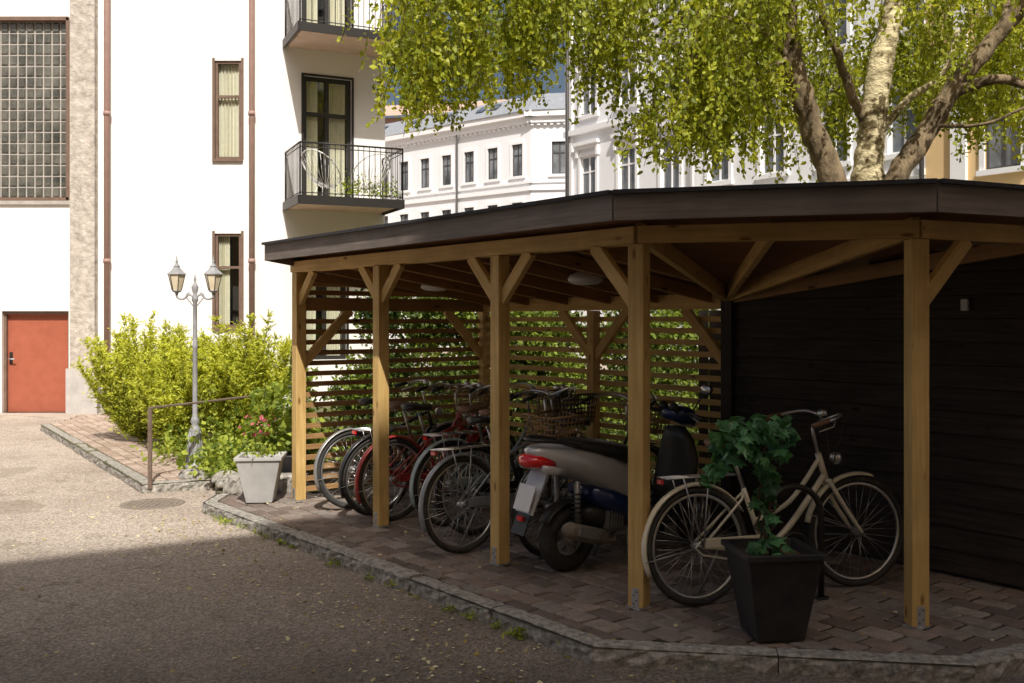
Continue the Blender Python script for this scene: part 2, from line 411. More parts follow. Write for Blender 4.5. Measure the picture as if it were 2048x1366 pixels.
# ------------------------------------------------------------------ shelter
sh=empty('bike_shelter')
w=MB(); PS=.097
ang=math.atan2(A.y,A.x)
def vbeam(mb,p,z0,z1,s,k,fw):
    fw=V(fw).normalized(); sd=fw.cross(Z)
    pts=[]
    for z in(z0,z1):
        for a_,b_ in((-1,-1),(1,-1),(1,1),(-1,1)): pts.append(V((p.x,p.y,z))+fw*a_*s/2+sd*b_*s/2)
    r=random.uniform(0,30);q=random.uniform(0,30);L=z1-z0
    fs=[(0,3,2,1),(4,5,6,7)];uv=[[(r,q),(r,q+s),(r+.01,q+s),(r+.01,q)]]*2
    for i in range(4):
        j=(i+1)%4; fs.append((i,j,j+4,i+4)); qq=q+i*(s+.04); uv.append([(r,qq),(r,qq+s),(r+L,qq+s),(r+L,qq)])
    mb.add(pts,fs,k,uv)
D2=(P5-P4).normalized()
for p,fw in((P1,A),(P2,A),(P3,A),(P4,(A+D2)),(P5,(D2+D3)),(P6,D3)): vbeam(w,p,.015,2.10,PS,'wood',fw)
for p in(B1,B2): vbeam(w,p,.0,1.75,.09,'wood',A)
vbeam(w,B3+A*.03,.0,1.9,.11,'dwood',A)
bz=2.152
w.beam(S(-.07,-.03,bz),P4+V((-.018,-.03,bz)),.05,.10,'wood')
w.beam(S(.0,.03,bz-.002),P4+V((.05,.02,bz-.002)),.045,.10,'wood')
w.beam(P4+V((-.01,-.03,bz+.001)),P5+V((-.0,-.03,bz+.001)),.05,.10,'wood')
w.beam(P5+V((.0,-.03,bz)),P6+D3*.6+V((0,-.03,bz)),.05,.10,'wood')
w.beam(S(0,0.05,1.812),S(0,2.15,1.812),.05,.125,'wood_b')
w.beam(S(-.0,2.12,1.815),S(3.236,2.12,1.815),.06,.125,'wood')
w.beam(S(0.03,0.05,2.06),S(0.03,2.15,1.90),.045,.09,'wood_b')
def brace(p,d,zt,l,k='wood',s=(.045,.085)):
    d=V(d).normalized(); w.beam(p+Z*(zt-l),p+d*l+Z*(zt+.01),s[0],s[1],k)
brace(P1+A*.03,A,2.10,.27);brace(P2-A*.03,-A,2.10,.27);brace(P2+A*.03,A,2.10,.27)
brace(P3-A*.03,-A,2.10,.30);brace(P3+A*.03,A,2.10,.30);brace(P4-A*.04,-A,2.10,.33)
brace(P5+D3*.04,D3,2.10,.33);brace(P6-D3*.04,-D3,2.10,.33)
brace(P1+B*.03,B,1.75,.5);brace(B1-B*.03,-B,1.75,.45);brace(B2-A*.03,-A,1.75,.42);brace(B2+A*.03,A,1.75,.42);brace(B3-A*.03,-A,1.75,.42)
def underz(v): return 2.285-.15*(v+.39)
for i in range(8):
    u=.18+i*.58
    ve=2.2 if u<3.236 else -.39+(4.53-u)/1.294*2.51
    if ve<.3: continue
    w.beam(S(u,.06,underz(.06)-.055),S(u,ve,underz(ve)-.055),.045,.10,'wood_b')
B3t=B3+Z*1.86
w.beam(B3t,P4+Z*2.17,.05,.11,'wood'); w.beam(B3t,P5+Z*2.17,.05,.11,'wood'); w.beam(B3t,(P4+P5)/2+Z*2.17,.045,.10,'wood')
w.beam(B3t+V((.0,.0,-.02)),P5+D3*1.0+Z*2.12,.045,.10,'wood_b')
w.build('timber_frame',bevel=.004,parent=sh)
w=MB()
for i in range(18):
    z=.10+i*.097
    if z<1.72:
        w.beam(S(-.035,.04,z),S(-.035,2.1,z),.022,.045,'wood_b')
        w.beam(S(.0,2.17,z+.02),S(1.66,2.17,z+.02),.022,.045,'wood')
        w.beam(S(1.67,2.17,z+.02),S(3.24,2.17,z+.02),.022,.045,'wood')
for z in(1.92,2.0): w.beam(S(-.035,.04,z),S(-.035,2.1 if z<1.95 else 1.0,z),.022,.045,'wood_b')
w.build('slatted_screens',parent=sh)
w=MB(); z=.02
while z<2.2:
    us=.08 if z<1.80 else .08+(z-1.80)/.36*2.5
    a=B3+A*us; b=B3+A*2.57
    if (b-a).length>.1 and us<2.5:
        w.beam(a+Z*(z+.075),b+Z*(z+.075),.025,.146,'dwood',up=Z+B*.14)
        w.beam(V((3.31,5.90,z+.075)),V((3.31,5.90,z+.075))+D3*2.2,.025,.146,'dwood',up=V((-.04,.09,1)))
    z+=.15
w.beam(B3+A*.08+B*.03+Z*1.0,B3+A*2.57+B*.03+Z*1.0,.02,2.0,'dwood')
w.build('dark_board_wall',parent=sh)
R1=V((-2.21,8.95,0));R2=V((.548,5.35,0));R3=V((2.10,4.93,0));R4=R3+D3*3.2
RB4=R4+V((-.415,.91,0))*3.0; Q3=S(3.236,2.3); Q1=S(-.05,2.3)
w=MB()
def zt(p,z): return V((p.x,p.y,z))
for top,off,k in((True,.055,'felt'),(False,0,'ply')):
    e=2.285+off; lo=1.885+off
    for poly in([(R1,e),(R2,e),(Q3,lo),(Q1,lo)],[(R2,e),(R3,e),(Q3,lo)],[(R3,e),(R4,e),(RB4,lo),(Q3,lo)]):
        vs=[zt(p,z) for p,z in poly]
        uv=[((p-P1).dot(B),(p-P1).dot(A)) for p,_ in poly]
        w.quad(vs if top else vs[::-1],k,uv if top else uv[::-1])
for a,b in((R1,R2),(R2,R3),(R3,R4)):
    w.beam(zt(a,2.268),zt(b,2.268),.03,.14,'fascia'); 
    d=(b-a).normalized(); o=V((d.y,-d.x,0))*.012
    w.beam(zt(a+o,2.348),zt(b+o,2.348),.065,.022,'felt')
w.beam(zt(R1,2.268),zt(Q1,1.90),.03,.14,'fascia'); w.beam(zt(Q1,1.90),zt(Q3,1.90),.03,.12,'fascia'); w.beam(zt(R1,2.345),zt(Q1,1.97),.06,.022,'felt')
w.build('shelter_roof',parent=sh,fix=False)
w=MB()
for u in(.6,2.68):
    c=S(u,1.1,underz(1.1)-.1); w.lathe([(.05,.09),(.12,.05),(.14,.02),(.13,-.0),(.09,-.02),(0.001,-.028)],c,'whitep',24)
w.build('ceiling_lamps',parent=sh)
w=MB()
for p,d in((P3,A),(P4,(A+D2)),(P5,(D2+D3)),(P2,A),(P1,A)):
    d=V(d).normalized(); nn=V((d.y,-d.x,0))
    c=p+nn*(PS/2+.002)+Z*.065
    w.beam(c-d*.022,c+d*.022,.004,.12,'galv',up=(0,0,1))
    for i,(dx,dz) in enumerate(((-.01,-.03),(.01,-.01),(-.01,.02),(.01,.04))):
        cc=c+d*dx+Z*dz; w.beam(cc+nn*.001,cc+nn*.005,.007,.007,'blackp')
    w.box((p.x,p.y,.008),(.10,.10,.012),'galv',ang)
w.build('post_shoes',parent=sh)
g=MB(); c=B3+A*1.95-B*.03; g.box((c.x,c.y,1.76),(.05,.03,.08),'steel',ang); g.build('wall_junction_box',bevel=.006,parent=sh)
# ------------------------------------------------------------------ buildings
def wall_open(mb,o,d,n,L,z0,z1,ops,depth,kw,kr=None):
    o,d,n=V(o),V(d),V(n); P=lambda t,z,f=0:o+d*t+n*f+Z*z
    ts=sorted({0,L,*[a for q in ops for a in q[:2]]}); zs=sorted({z0,z1,*[a for q in ops for a in q[2:4]]})
    for i in range(len(ts)-1):
        for j in range(len(zs)-1):
            ct=(ts[i]+ts[i+1])/2;cz=(zs[j]+zs[j+1])/2
            if any(q[0]<ct<q[1] and q[2]<cz<q[3] for q in ops): continue
            mb.quad([P(ts[i],zs[j]),P(ts[i+1],zs[j]),P(ts[i+1],zs[j+1]),P(ts[i],zs[j+1])],kw)
    for t0,t1,a,b in [q[:4] for q in ops]:
        k=kr or kw
        mb.quad([P(t0,a),P(t0,b),P(t0,b,-depth),P(t0,a,-depth)],k); mb.quad([P(t1,a),P(t1,a,-depth),P(t1,b,-depth),P(t1,b)],k)
        mb.quad([P(t0,b),P(t1,b),P(t1,b,-depth),P(t0,b,-depth)],k); mb.quad([P(t0,a),P(t0,a,-depth),P(t1,a,-depth),P(t1,a)],k)
def bar(mb,o,d,n,t0,t1,z0,z1,f0,f1,k):
    o,d,n=V(o),V(d),V(n); P=lambda t,z,f:o+d*t+n*f+Z*z
    mb.hexa([P(t0,z0,f1),P(t1,z0,f1),P(t1,z0,f0),P(t0,z0,f0),P(t0,z1,f1),P(t1,z1,f1),P(t1,z1,f0),P(t0,z1,f0)],k)
def window(mb,o,d,n,t0,t1,z0,z1,dep,kf,kg,fw=.06,mull=1,trans=.66,curt=False):
    B_=lambda *a:bar(mb,o,d,n,*a)
    f0,f1=-dep,-dep+.07
    B_(t0,t0+fw,z0,z1,f0,f1,kf);B_(t1-fw,t1,z0,z1,f0,f1,kf);B_(t0+fw,t1-fw,z0,z0+fw,f0,f1,kf);B_(t0+fw,t1-fw,z1-fw,z1,f0,f1,kf)
    zz=z0+(z1-z0)*trans
    if trans: B_(t0+fw,t1-fw,zz-fw*.5,zz+fw*.5,f0,f1-.01,kf)
    if mull:
        tm=(t0+t1)/2; B_(tm-fw*.55,tm+fw*.55,z0+fw,z1-fw,f0,f1-.005,kf)
    oo=V(o);P=lambda t,z,f:oo+V(d)*t+V(n)*f+Z*z
    mb.quad([P(t0,z0,-dep+.03),P(t1,z0,-dep+.03),P(t1,z1,-dep+.03),P(t0,z1,-dep+.03)],kg)
    if curt:
        mb.quad([P(t0-.2,z0-.2,-dep-.7),P(t1+.2,z0-.2,-dep-.7),P(t1+.2,z1+.2,-dep-.7),P(t0-.2,z1+.2,-dep-.7)],'room')
        for a,b in curt:
            m=24; A0=t0+(t1-t0)*a;A1=t0+(t1-t0)*b; pts=[]
            for i in range(m+1):
                t=A0+(A1-A0)*i/m; f=-dep-.045+.02*math.sin(i*1.9)+.008*math.sin(i*4.1); pts.append((t,f))
            for i in range(m):
                (ta,fa),(tb,fb)=pts[i],pts[i+1]; mb.quad([P(ta,z0,fa),P(tb,z0,fb),P(tb,z1,fb),P(ta,z1,fa)],'curtain')
lb=MB(); o=V((-22,19,0));d=V((1,0,0));n=V((0,-1,0))
X=lambda x:x+22
ops=[(X(-10.2),X(-8.46),3.96,7.44),(X(-9.74),X(-8.46),-.1,1.84),(X(-5.67),X(-5.17),4.74,6.62),(X(-5.67),X(-5.17),1.53,3.32),(X(-5.67),X(-5.17),7.9,9.78),
     (X(-10.2),X(-8.46),8.2,11.5),(X(-14),X(-12.8),1.4,3.2),(X(-14),X(-12.8),4.6,6.5),(X(-17),X(-15.8),1.4,3.2),(X(-17),X(-15.8),4.6,6.5)]
wall_open(lb,o,d,n,X(-4.33),-.1,16,ops,.22,'white_r')
for q in ops[2:5]+ops[6:]:
    cu=[(.0,.98)] if q[2]==4.74 else [(.0,.5),(.85,1)]
    window(lb,o,d,n,*q,.10,'brown','glass',fw=.05,mull=0,trans=.64,curt=cu)
    bar(lb,o,d,n,q[0]-.04,q[1]+.04,q[2]-.05,q[2],-.15,.05,'brown')
    bar(lb,o,d,n,q[0]-.05,q[0],q[2],q[3]+.05,-.15,.012,'brown');bar(lb,o,d,n,q[1],q[1]+.05,q[2],q[3]+.05,-.15,.012,'brown')
q=ops[1]; bar(lb,o,d,n,q[0],q[1],-.1,1.78,-.2,-.15,'red_d'); bar(lb,o,d,n,q[0],q[1],1.78,1.84,-.2,-.05,'brown')
bar(lb,o,d,n,q[0],q[0]+.05,-.1,1.78,-.15,-.08,'brown');bar(lb,o,d,n,q[1]-.05,q[1],-.1,1.78,-.15,-.08,'brown')
bar(lb,o,d,n,X(-9.66),X(-9.60),.82,1.05,-.15,-.135,'blackp');lb.tube([(-9.63,19.14,.92),(-9.63,19.06,.92),(-9.52,19.06,.92)],.012,'galv')
for (a,b,z0,z1) in (ops[0],ops[5]):
    bar(lb,o,d,n,a,b,z0,z1,-.21,-.13,'mortar')
    nc=10;nr=int((z1-z0)/.215);cw=(b-a-.1)/nc;ch=(z1-z0-.1)/nr
    for i in range(nc):
        for j in range(nr):
            t=a+.05+i*cw;z=z0+.05+j*ch;e=.011
            P=lambda t,z,f:o+d*t+n*f+Z*z
            p0=[P(t+e,z+e,-.13),P(t+cw-e,z+e,-.13),P(t+cw-e,z+ch-e,-.13),P(t+e,z+ch-e,-.13)]
            e2=.030;ff=-.108+random.uniform(-.004,.004)
            p1=[P(t+e2,z+e2,ff+random.uniform(-.003,.003)),P(t+cw-e2,z+e2,ff),P(t+cw-e2,z+ch-e2,ff+random.uniform(-.003,.003)),P(t+e2,z+ch-e2,ff)]
            lb.add(p0+p1,[(4,5,6,7),(0,1,5,4),(1,2,6,5),(2,3,7,6),(3,0,4,7)],'gblock')
    for bb in((a-.02,a+.05,z0,z1),(b-.05,b+.02,z0,z1),(a,b,z0-.02,z0+.05),(a,b,z1-.05,z1+.02)): bar(lb,o,d,n,*bb,-.12,.01,'brown')
    bar(lb,o,d,n,a-.05,b+.05,z0-.09,z0-.02,-.1,.05,'mortar')
bar(lb,o,d,n,X(-8.37),X(-7.9),-.1,16,-.05,.16,'conc'); bar(lb,o,d,n,X(-8.43),X(-7.84),-.1,.75,-.05,.2,'plinth')
for a_,b_ in((X(-22),X(-9.8)),(X(-7.84),X(-4.33))): bar(lb,o,d,n,a_,b_,-.1,.3,-.05,.03,'plinth')
for x in(-7.69,-4.94):
    lb.tube([(x,18.9,-.05),(x,18.9,16)],.055,'pipe',12)
    for z in(.8,2.75,5.55,8.3,11): lb.tube([(x,18.9,z),(x,18.9,z+.08)],.068,'pipe',12); lb.box((x,18.96,z+.04),(.03,.1,.03),'pipe')
o2=V((-4.33,19,0));d2=V((.91,.414,0)).normalized();n2=V((.414,-.91,0)).normalized()
ops2=[(.35,1.30,3.98,6.38),(.35,1.30,7.08,9.48),(.35,1.2,.9,3.22)]
wall_open(lb,o2,d2,n2,1.98,-.1,16,ops2,.2,'white_r')
for q in ops2:
    window(lb,o2,d2,n2,*q,.14,'blackp','glass',fw=.075,mull=1,trans=.7,curt=[(0.02,.33),(.55,.9)])
    for a_,b_ in((q[0]-.04,q[0]),(q[1],q[1]+.04)): bar(lb,o2,d2,n2,a_,b_,q[2],q[3]+.04,-.02,.02,'blackp')
    bar(lb,o2,d2,n2,q[0],q[1],q[3],q[3]+.04,-.02,.02,'blackp')
e2=o2+d2*1.98
lb.quad([zt(e2,-.1),zt(e2+V((-1.2,9,0)),-.1),zt(e2+V((-1.2,9,0)),16),zt(e2,16)],'white_r')
lb.quad([(-22,19,16),(-4.33,19,16),(e2.x,e2.y,16),(e2.x-1.2,e2.y+9,16),(-22,29,16)],'slate')
lb.quad([(-22,19,-.1),(-22,29,-.1),(-22,29,16),(-22,19,16)],'white_r'); lb.quad([(-22,29,-.1),(e2.x-1.2,e2.y+9,-.1),(e2.x-1.2,e2.y+9,16),(-22,29,16)],'white_r')
for zb in(3.86,6.96):
    dep=1.3;W=1.92;P=lambda t,f,z:o2+d2*t+n2*f+Z*z
    bar(lb,o2,d2,n2,-.02,W,zb-.03,zb+.0,.0,dep-.0,'plinth'); bar(lb,o2,d2,n2,.05,W-.05,zb-.075,zb-.03,.0,dep-.05,'under')
    bar(lb,o2,d2,n2,-.03,W+.01,zb-.11,zb+.05,dep,dep+.03,'blackp');bar(lb,o2,d2,n2,-.05,-.02,zb-.11,zb+.05,0,dep+.03,'blackp');bar(lb,o2,d2,n2,W,W+.03,zb-.11,zb+.05,0,dep+.03,'blackp')
    pts=[(0,0.02),(0,dep),(W,dep),(W,.02)]
    for zz,r in((zb+1.0,.018),(zb+.92,.010),(zb+.10,.010)): lb.tube([P(*p,zz) for p in pts],r,'blackp',6)
    for (a,b) in zip(pts[:-1],pts[1:]):
        Ls=math.hypot(b[0]-a[0],b[1]-a[1]);k=int(Ls/.105)
        for i in range(k+1):
            q=i/k; lb.tube([P(a[0]+(b[0]-a[0])*q,a[1]+(b[1]-a[1])*q,z) for z in(zb,zb+.99)],.0075 if i%k else .015,'blackp',5)
lb.build('apartment_building',fix=False)
def wire_chair(name,c,rz):
    m=MB()
    for i in range(26):
        a=2*math.pi*i/26; x,y=math.cos(a),math.sin(a)
        m.tube([(0.05*x,.05*y-.05,.30),(.25*x,.22*y,.36+.12*(y+.2)),(.38*x,.32*y+.06,.62+.30*y)],.006,'whitep',4)
    m.tube([(.38*math.cos(a),.32*math.sin(a)+.06,.62+.3*math.sin(a)) for a in [2*math.pi*i/24 for i in range(24)]],.013,'whitep',6,True)
    for x,y in((-.25,-.25),(.25,-.25),(0,.3)): m.tube([(x,y,0),(x*.4,y*.4,.32)],.01,'whitep',5)
    m.build(name,c,rz)
pc=o2+d2*.55+n2*.75; wire_chair('balcony_chair',(pc.x,pc.y,3.87),2.6)
pc=o2+d2*1.45+n2*.7; wire_chair('balcony_chair',(pc.x,pc.y,3.87),-2.4)
pp=[]; 
for t in np.linspace(.9,1.8,5):
    c=o2+d2*t+n2*1.1
    for _ in range(90): pp.append((c.x+random.gauss(0,.09),c.y+random.gauss(0,.07),3.98+abs(random.gauss(0,.16))))
leaves('balcony_plants',pp,.06,'cover')
nb=MB(); dd=V((.855,.519,0)).normalized(); nn_=V((-dd.y,dd.x,0)); base=V((-.37,-9.5,0))
ops=[]
for k in range(5):
    for j in range(18): ops.append((2+j*2.6,3.2+j*2.6,1.0+k*3.6,3.0+k*3.6))
ob_=base-dd*32
wall_open(nb,ob_,dd,nn_,50,-.1,20,ops,.15,'yellow')
for q in ops: window(nb,ob_,dd,nn_,*q,.12,'bgtrim','bgglass')
for t in(0,50):
    a=ob_+dd*t; nb.quad([zt(a,-.1),zt(a-nn_*11,-.1),zt(a-nn_*11,20),zt(a,20)],'yellow')
a=ob_-nn_*11;b=ob_+dd*50-nn_*11; nb.quad([zt(a,-.1),zt(b,-.1),zt(b,20),zt(a,20)],'yellow')
nb.quad([zt(ob_,20),zt(ob_+dd*50,20),zt(b,20),zt(a,20)],'slate')
nb.build('courtyard_apartment_block',fix=False)
b1=MB(); oa=V((1.14,60,0));da=V((-.75,.66,0)).normalized();na=V((-.66,-.75,0)).normalized()
def rich(mb,o,d,n,L,zs,ts,w,ztop,kw,kt,kf,dep=.15,ped=True):
    ops=[(t-w/2,t+w/2,z0,z1) for t in ts for z0,z1 in zs]
    wall_open(mb,o,d,n,L,-.1,ztop,ops,dep,kw)
    for q in ops:
        window(mb,o,d,n,*q,dep-.02,kf,'bgglass',fw=.07,trans=.66)
        for a,b,c,e in((q[0]-.16,q[0],q[2],q[3]),(q[1],q[1]+.16,q[2],q[3]),(q[0]-.16,q[1]+.16,q[3],q[3]+.18)): bar(mb,o,d,n,a,b,c,e,-.02,.06,kt)
        bar(mb,o,d,n,q[0]-.22,q[1]+.22,q[2]-.16,q[2],-.02,.12,kt)
        if ped:
            bar(mb,o,d,n,q[0]-.3,q[1]+.3,q[3]+.5,q[3]+.66,-.02,.24,kt); bar(mb,o,d,n,q[0]-.22,q[1]+.22,q[3]+.36,q[3]+.5,-.02,.14,kt)
            for s_ in(q[0]-.24,q[1]+.10): bar(mb,o,d,n,s_,s_+.14,q[3]-.02,q[3]+.36,.0,.15,kt)
zs1=[(10.45,12.4),(6.9,8.85),(3.2,5.3)]
rich(b1,oa,da,na,22,zs1,[1.07+2.03*k for k in range(10)],.85,14.2,'bgwhite','bgtrim','bgdark',ped=False)
db=V((.985,-.17,0)).normalized();nb_=V((-.17,-.985,0)).normalized()
rich(b1,oa,db,nb_,9,zs1,[1.75,4.0,6.2],.95,14.2,'bgwhite','bgtrim','bgdark',ped=False)
for oo,dd_,nn2,L in((oa,da,na,22),(oa,db,nb_,9)):
    bar(b1,oo,dd_,nn2,-.35,L,13.9,14.25,-.1,.45,'bgtrim');bar(b1,oo,dd_,nn2,-.2,L,13.55,13.9,-.1,.25,'bgtrim');bar(b1,oo,dd_,nn2,-.1,L,9.5,9.75,-.05,.12,'bgtrim');bar(b1,oo,dd_,nn2,-.1,L,9.95,10.1,-.05,.1,'bgtrim')
    for i in range(int(L/.4)): bar(b1,oo,dd_,nn2,i*.4,i*.4+.18,13.4,13.55,-.05,.18,'bgtrim')
e0=oa+na*.4+nb_*.2; e1=oa+da*22+na*.4; e2_=oa+db*9+nb_*.4
r0=oa+V((.8,6,0)); r1=r0+da*21; r2=r0+db*9
RZ=16.7
b1.quad([zt(e0,14.25),zt(e1,14.25),zt(r1,RZ),zt(r0,RZ)],'slate'); b1.quad([zt(e0,14.25),zt(r0,RZ),zt(r2,RZ),zt(e2_,14.25)],'slate')
for t in(3,4.2,7.5,11,14.2): 
    p=lambda s,f:(oa+na*.4+da*s)*(1-f)+(r0+da*s)*f
    q=[zt(p(t,.35),14.25+2.45*.35+.12),zt(p(t+.7,.35),14.25+2.45*.35+.12),zt(p(t+.7,.7),14.25+2.45*.7+.12),zt(p(t,.7),14.25+2.45*.7+.12)]
    b1.quad(q,'bgglass')
b1.tube([zt(oa+da*6.1+na*.15,0),zt(oa+da*6.1+na*.15,13.6)],.07,'bgdark',8)
b1.build('townhouse_with_slate_roof',fix=False)
b2=MB(); oc=V((2.58,46.3,0));dc=V((.561,-.828,0)).normalized();nc_=V((-.828,-.561,0)).normalized()
zs2=[(7.0,9.1),(10.95,13.0),(14.4,16.4),(3,5.1)]
rich(b2,oc,dc,nc_,18.4,zs2,[1.56+2.68*k for k in range(7)],1.1,20,'bgwhite','bgtrim','bgtrim')
bar(b2,oc,dc,nc_,-.1,18.4,6.2,6.4,-.05,.15,'bgtrim');bar(b2,oc,dc,nc_,-.1,18.4,10.15,10.4,-.05,.2,'bgtrim');bar(b2,oc,dc,nc_,-.3,18.4,19.7,20.1,-.1,.6,'bgtrim')
bar(b2,oc,dc,nc_,-.05,.45,-.1,19.7,-.05,.1,'bgtrim')
bk=V((.86,.51,0))*10
b2.quad([zt(oc,-.1),zt(oc+bk,-.1),zt(oc+bk,20),zt(oc,20)],'bgwhite'); b2.quad([zt(oc,20.1),zt(oc+dc*18.4,20.1),zt(oc+dc*18.4+bk,20.1),zt(oc+bk,20.1)],'slate')
b2.tube([zt(oc+dc*.25+nc_*.2,0),zt(oc+dc*.25+nc_*.2,19)],.08,'bgdark',8); b2.tube([zt(oc+dc*8.4+nc_*.2,0),zt(oc+dc*8.4+nc_*.2,19)],.06,'bgtrim',8)
b2.build('white_stucco_townhouse',fix=False)
b3=MB(); oy=oc+dc*18.402
rich(b3,oy,dc,nc_,14,[(6.1,8.3),(10.2,12.4),(2.5,4.6)],[2.5,5.4,8.3,11.2],1.1,19,'yellow','bgtrim','bgdark')
bar(b3,oy,dc,nc_,0,14,9.3,9.6,-.05,.2,'bgtrim');bar(b3,oy,dc,nc_,0,14,5.0,5.3,-.05,.2,'bgtrim'); b3.tube([zt(oy+nc_*.2,0),zt(oy+nc_*.2,19)],.08,'bgdark',8)
bar(b3,oy,dc,nc_,.9,1.4,-.1,19,-.05,.12,'bgtrim')
b3.quad([zt(oy,19),zt(oy+dc*14,19),zt(oy+dc*14+bk,19),zt(oy+bk,19)],'slate'); b3.quad([zt(oy+dc*14,-.1),zt(oy+dc*14+bk,-.1),zt(oy+dc*14+bk,19),zt(oy+dc*14,19)],'yellow')
b3.build('yellow_townhouse',fix=False)
b4=MB(); b4.box((-8,86,9),(16,12,18),'orange',-.25); b4.quad([(-16.5,81,18),(.0,77,18),(1.5,83,20.2),(-15.5,87,20.2)],'orange')
for i in range(5):
    for k in range(2): b4.box((-14+i*3,81.3-i*.75,11+k*3.5),(1.1,.3,1.8),'bgdark',-.25)
b4.build('orange_apartment_house',fix=False)
# ------------------------------------------------------------------ birch
tr=empty('birch_tree'); t=MB()
def smooth_path(pts,k=5):
    P=[V(p) for p in pts];out=[]
    for i in range(len(P)-1):
        p0=P[max(i-1,0)];p1=P[i];p2=P[i+1];p3=P[min(i+2,len(P)-1)]
        for j in range(k):
            s=j/k; out.append(.5*((2*p1)+(-p0+p2)*s+(2*p0-5*p1+4*p2-p3)*s*s+(-p0+3*p1-3*p2+p3)*s**3))
    out.append(P[-1]);return out
def limb(pts,r0,r1,k,n=12):
    P=smooth_path(pts,7); m=len(P)
    P=[p+V((random.gauss(0,.008),random.gauss(0,.01),0)) for p in P]
    R=[(r0+(r1-r0)*i/(m-1))*(1+random.uniform(-.08,.08)) for i in range(m)]
    t.tube(P,R,k,n)
limb([(4.3,12.5,-.1),(4.22,12.5,2.2),(4.02,12.45,3.36),(3.74,12.4,4.05),(3.49,12.3,4.8),(3.4,12.2,5.3),(3.2,12,6.4),(2.6,11.8,7.6)],.215,.06,'bark')
limb([(4.5,12.7,-.1),(4.55,12.7,2.4),(4.54,12.7,3.4),(4.57,12.7,3.99),(4.71,12.7,4.93),(4.87,12.7,5.68),(5.06,12.8,6.8),(5.1,12.8,8.6)],.25,.08,'barkl',16)
limb([(4.7,12.6,-.1),(4.72,12.6,2.6),(4.84,12.55,3.42),(5.18,12.5,3.99),(5.5,12.4,4.55),(5.94,12.3,5.12),(6.38,12.2,5.68),(7.1,12.1,6.6),(7.9,12,7.4)],.17,.07,'bark')
limb([(5.5,12.4,4.5),(5.95,12.2,4.62),(6.45,12.1,4.5),(7.1,12,4.7)],.08,.03,'bark')
limb([(4.56,12.7,4.15),(4.3,12.6,4.5),(4.12,12.5,4.9),(3.85,12.3,5.4),(3.7,12.2,6.1)],.075,.03,'bark')
limb([(4.65,12.7,4.0),(5.0,12.6,4.45),(5.4,12.5,4.75),(5.6,12.5,5.3)],.06,.025,'barkl')
limb([(3.47,12.3,4.95),(3.15,12.1,4.72),(2.95,12.0,4.5),(2.88,11.9,4.2)],.03,.012,'bark')
limb([(3.5,12.3,4.8),(3.0,12.1,5.2),(2.2,11.9,5.3),(1.5,11.8,5.05)],.05,.015,'bark')
limb([(3.3,12.1,5.9),(2,11.9,6.5),(.6,11.7,6.5),(-.6,11.5,6.0),(-1.5,11.4,5.4)],.07,.015,'bark')
limb([(3.2,12,6.4),(1.6,12.4,6.0),(.3,12.6,5.6),(-.5,12.7,5.2)],.05,.012,'bark')
limb([(6.1,12.3,5.3),(6.3,12.6,6.2),(6.9,12.9,7.0)],.05,.02,'bark')
limb([(5.25,12.45,4.1),(5.75,12.1,4.05),(6.3,11.9,4.3)],.03,.012,'bark')
def e_(px,y): return ((px-1024)/1991*12,1.66+(641-y)/1991*12)
env=[e_(*q) for q in((690,-200),(712,20),(740,90),(780,190),(830,290),(860,230),(900,250),(940,265),(960,190),(1000,180),(1035,230),(1060,130),(1130,120),(1180,190),(1240,240),(1280,340),(1350,360),(1400,340),(1460,370),(1490,280),(1560,250),(1620,330),(1700,350),(1760,290),(1850,270),(1950,310),(2048,280),(2200,300))]
ex=[q[0] for q in env];ez=[q[1] for q in env]
lp=[];lr=[]
def lowz(x,y): return np.interp(x*12/y,ex,ez)+(y-12)*.12
def spray(cx,cy,cz,ns,low,tone,rad=.5,lm=(18,60)):
    for s_ in range(ns):
        x,y,z=cx+random.gauss(0,.08),cy+random.gauss(0,.10),cz+random.gauss(0,.06)
        an=random.uniform(0,6.28);hv=random.uniform(.3,1)*rad;vx,vy,vz=math.cos(an)*hv,math.sin(an)*hv,random.uniform(-.1,.35)
        lowb=low+abs(random.gauss(0,.28)); pts=[(x,y,z)];k=0
        Lmax=random.randint(*lm)
        while z>lowb and k<Lmax:
            st=.042;k+=1
            vx=vx*.93+random.gauss(0,.06);vy=vy*.93+random.gauss(0,.06);vz=vz-.11 if vz>-1 else -1
            nrm=math.sqrt(vx*vx+vy*vy+vz*vz)+1e-6
            x+=vx/nrm*st;y+=vy/nrm*st;z+=vz/nrm*st;pts.append((x,y,z))
            for _ in range(2 if random.random()<.6 else 1):
                lp.append((x+random.gauss(0,.035),y+random.gauss(0,.035),z+random.gauss(0,.02)));lr.append(tone+random.uniform(-.15,.15))
        if len(pts)>7: t.tube(pts[::6],.0035,'twig',3)
for c in range(120):
    cx=random.uniform(-1.5,3.0);cy=random.uniform(10.8,13.2);low=lowz(cx,cy)
    top=6.3
    f=random.random()**.75
    cz=low+.3+(top-low-.3)*f
    spray(cx,cy,cz,random.randint(3,8),low,random.uniform(.2,1.0),.55,(14,44))
for c in range(105):
    cx=random.uniform(2.6,8.0);cy=random.uniform(12.9,15.2);low=lowz(cx,cy)+random.uniform(.0,.9)
    cz=random.uniform(low+.4,6.8); spray(cx,cy,cz,random.randint(4,8),low,random.uniform(.2,1.0))
for c in range(24):
    cx=random.uniform(2.6,7.0);cy=random.uniform(11.2,12.2);low=random.uniform(4.8,5.4)
    spray(cx,cy,random.uniform(5.4,6.4),random.randint(4,7),low,random.uniform(.3,1.0))
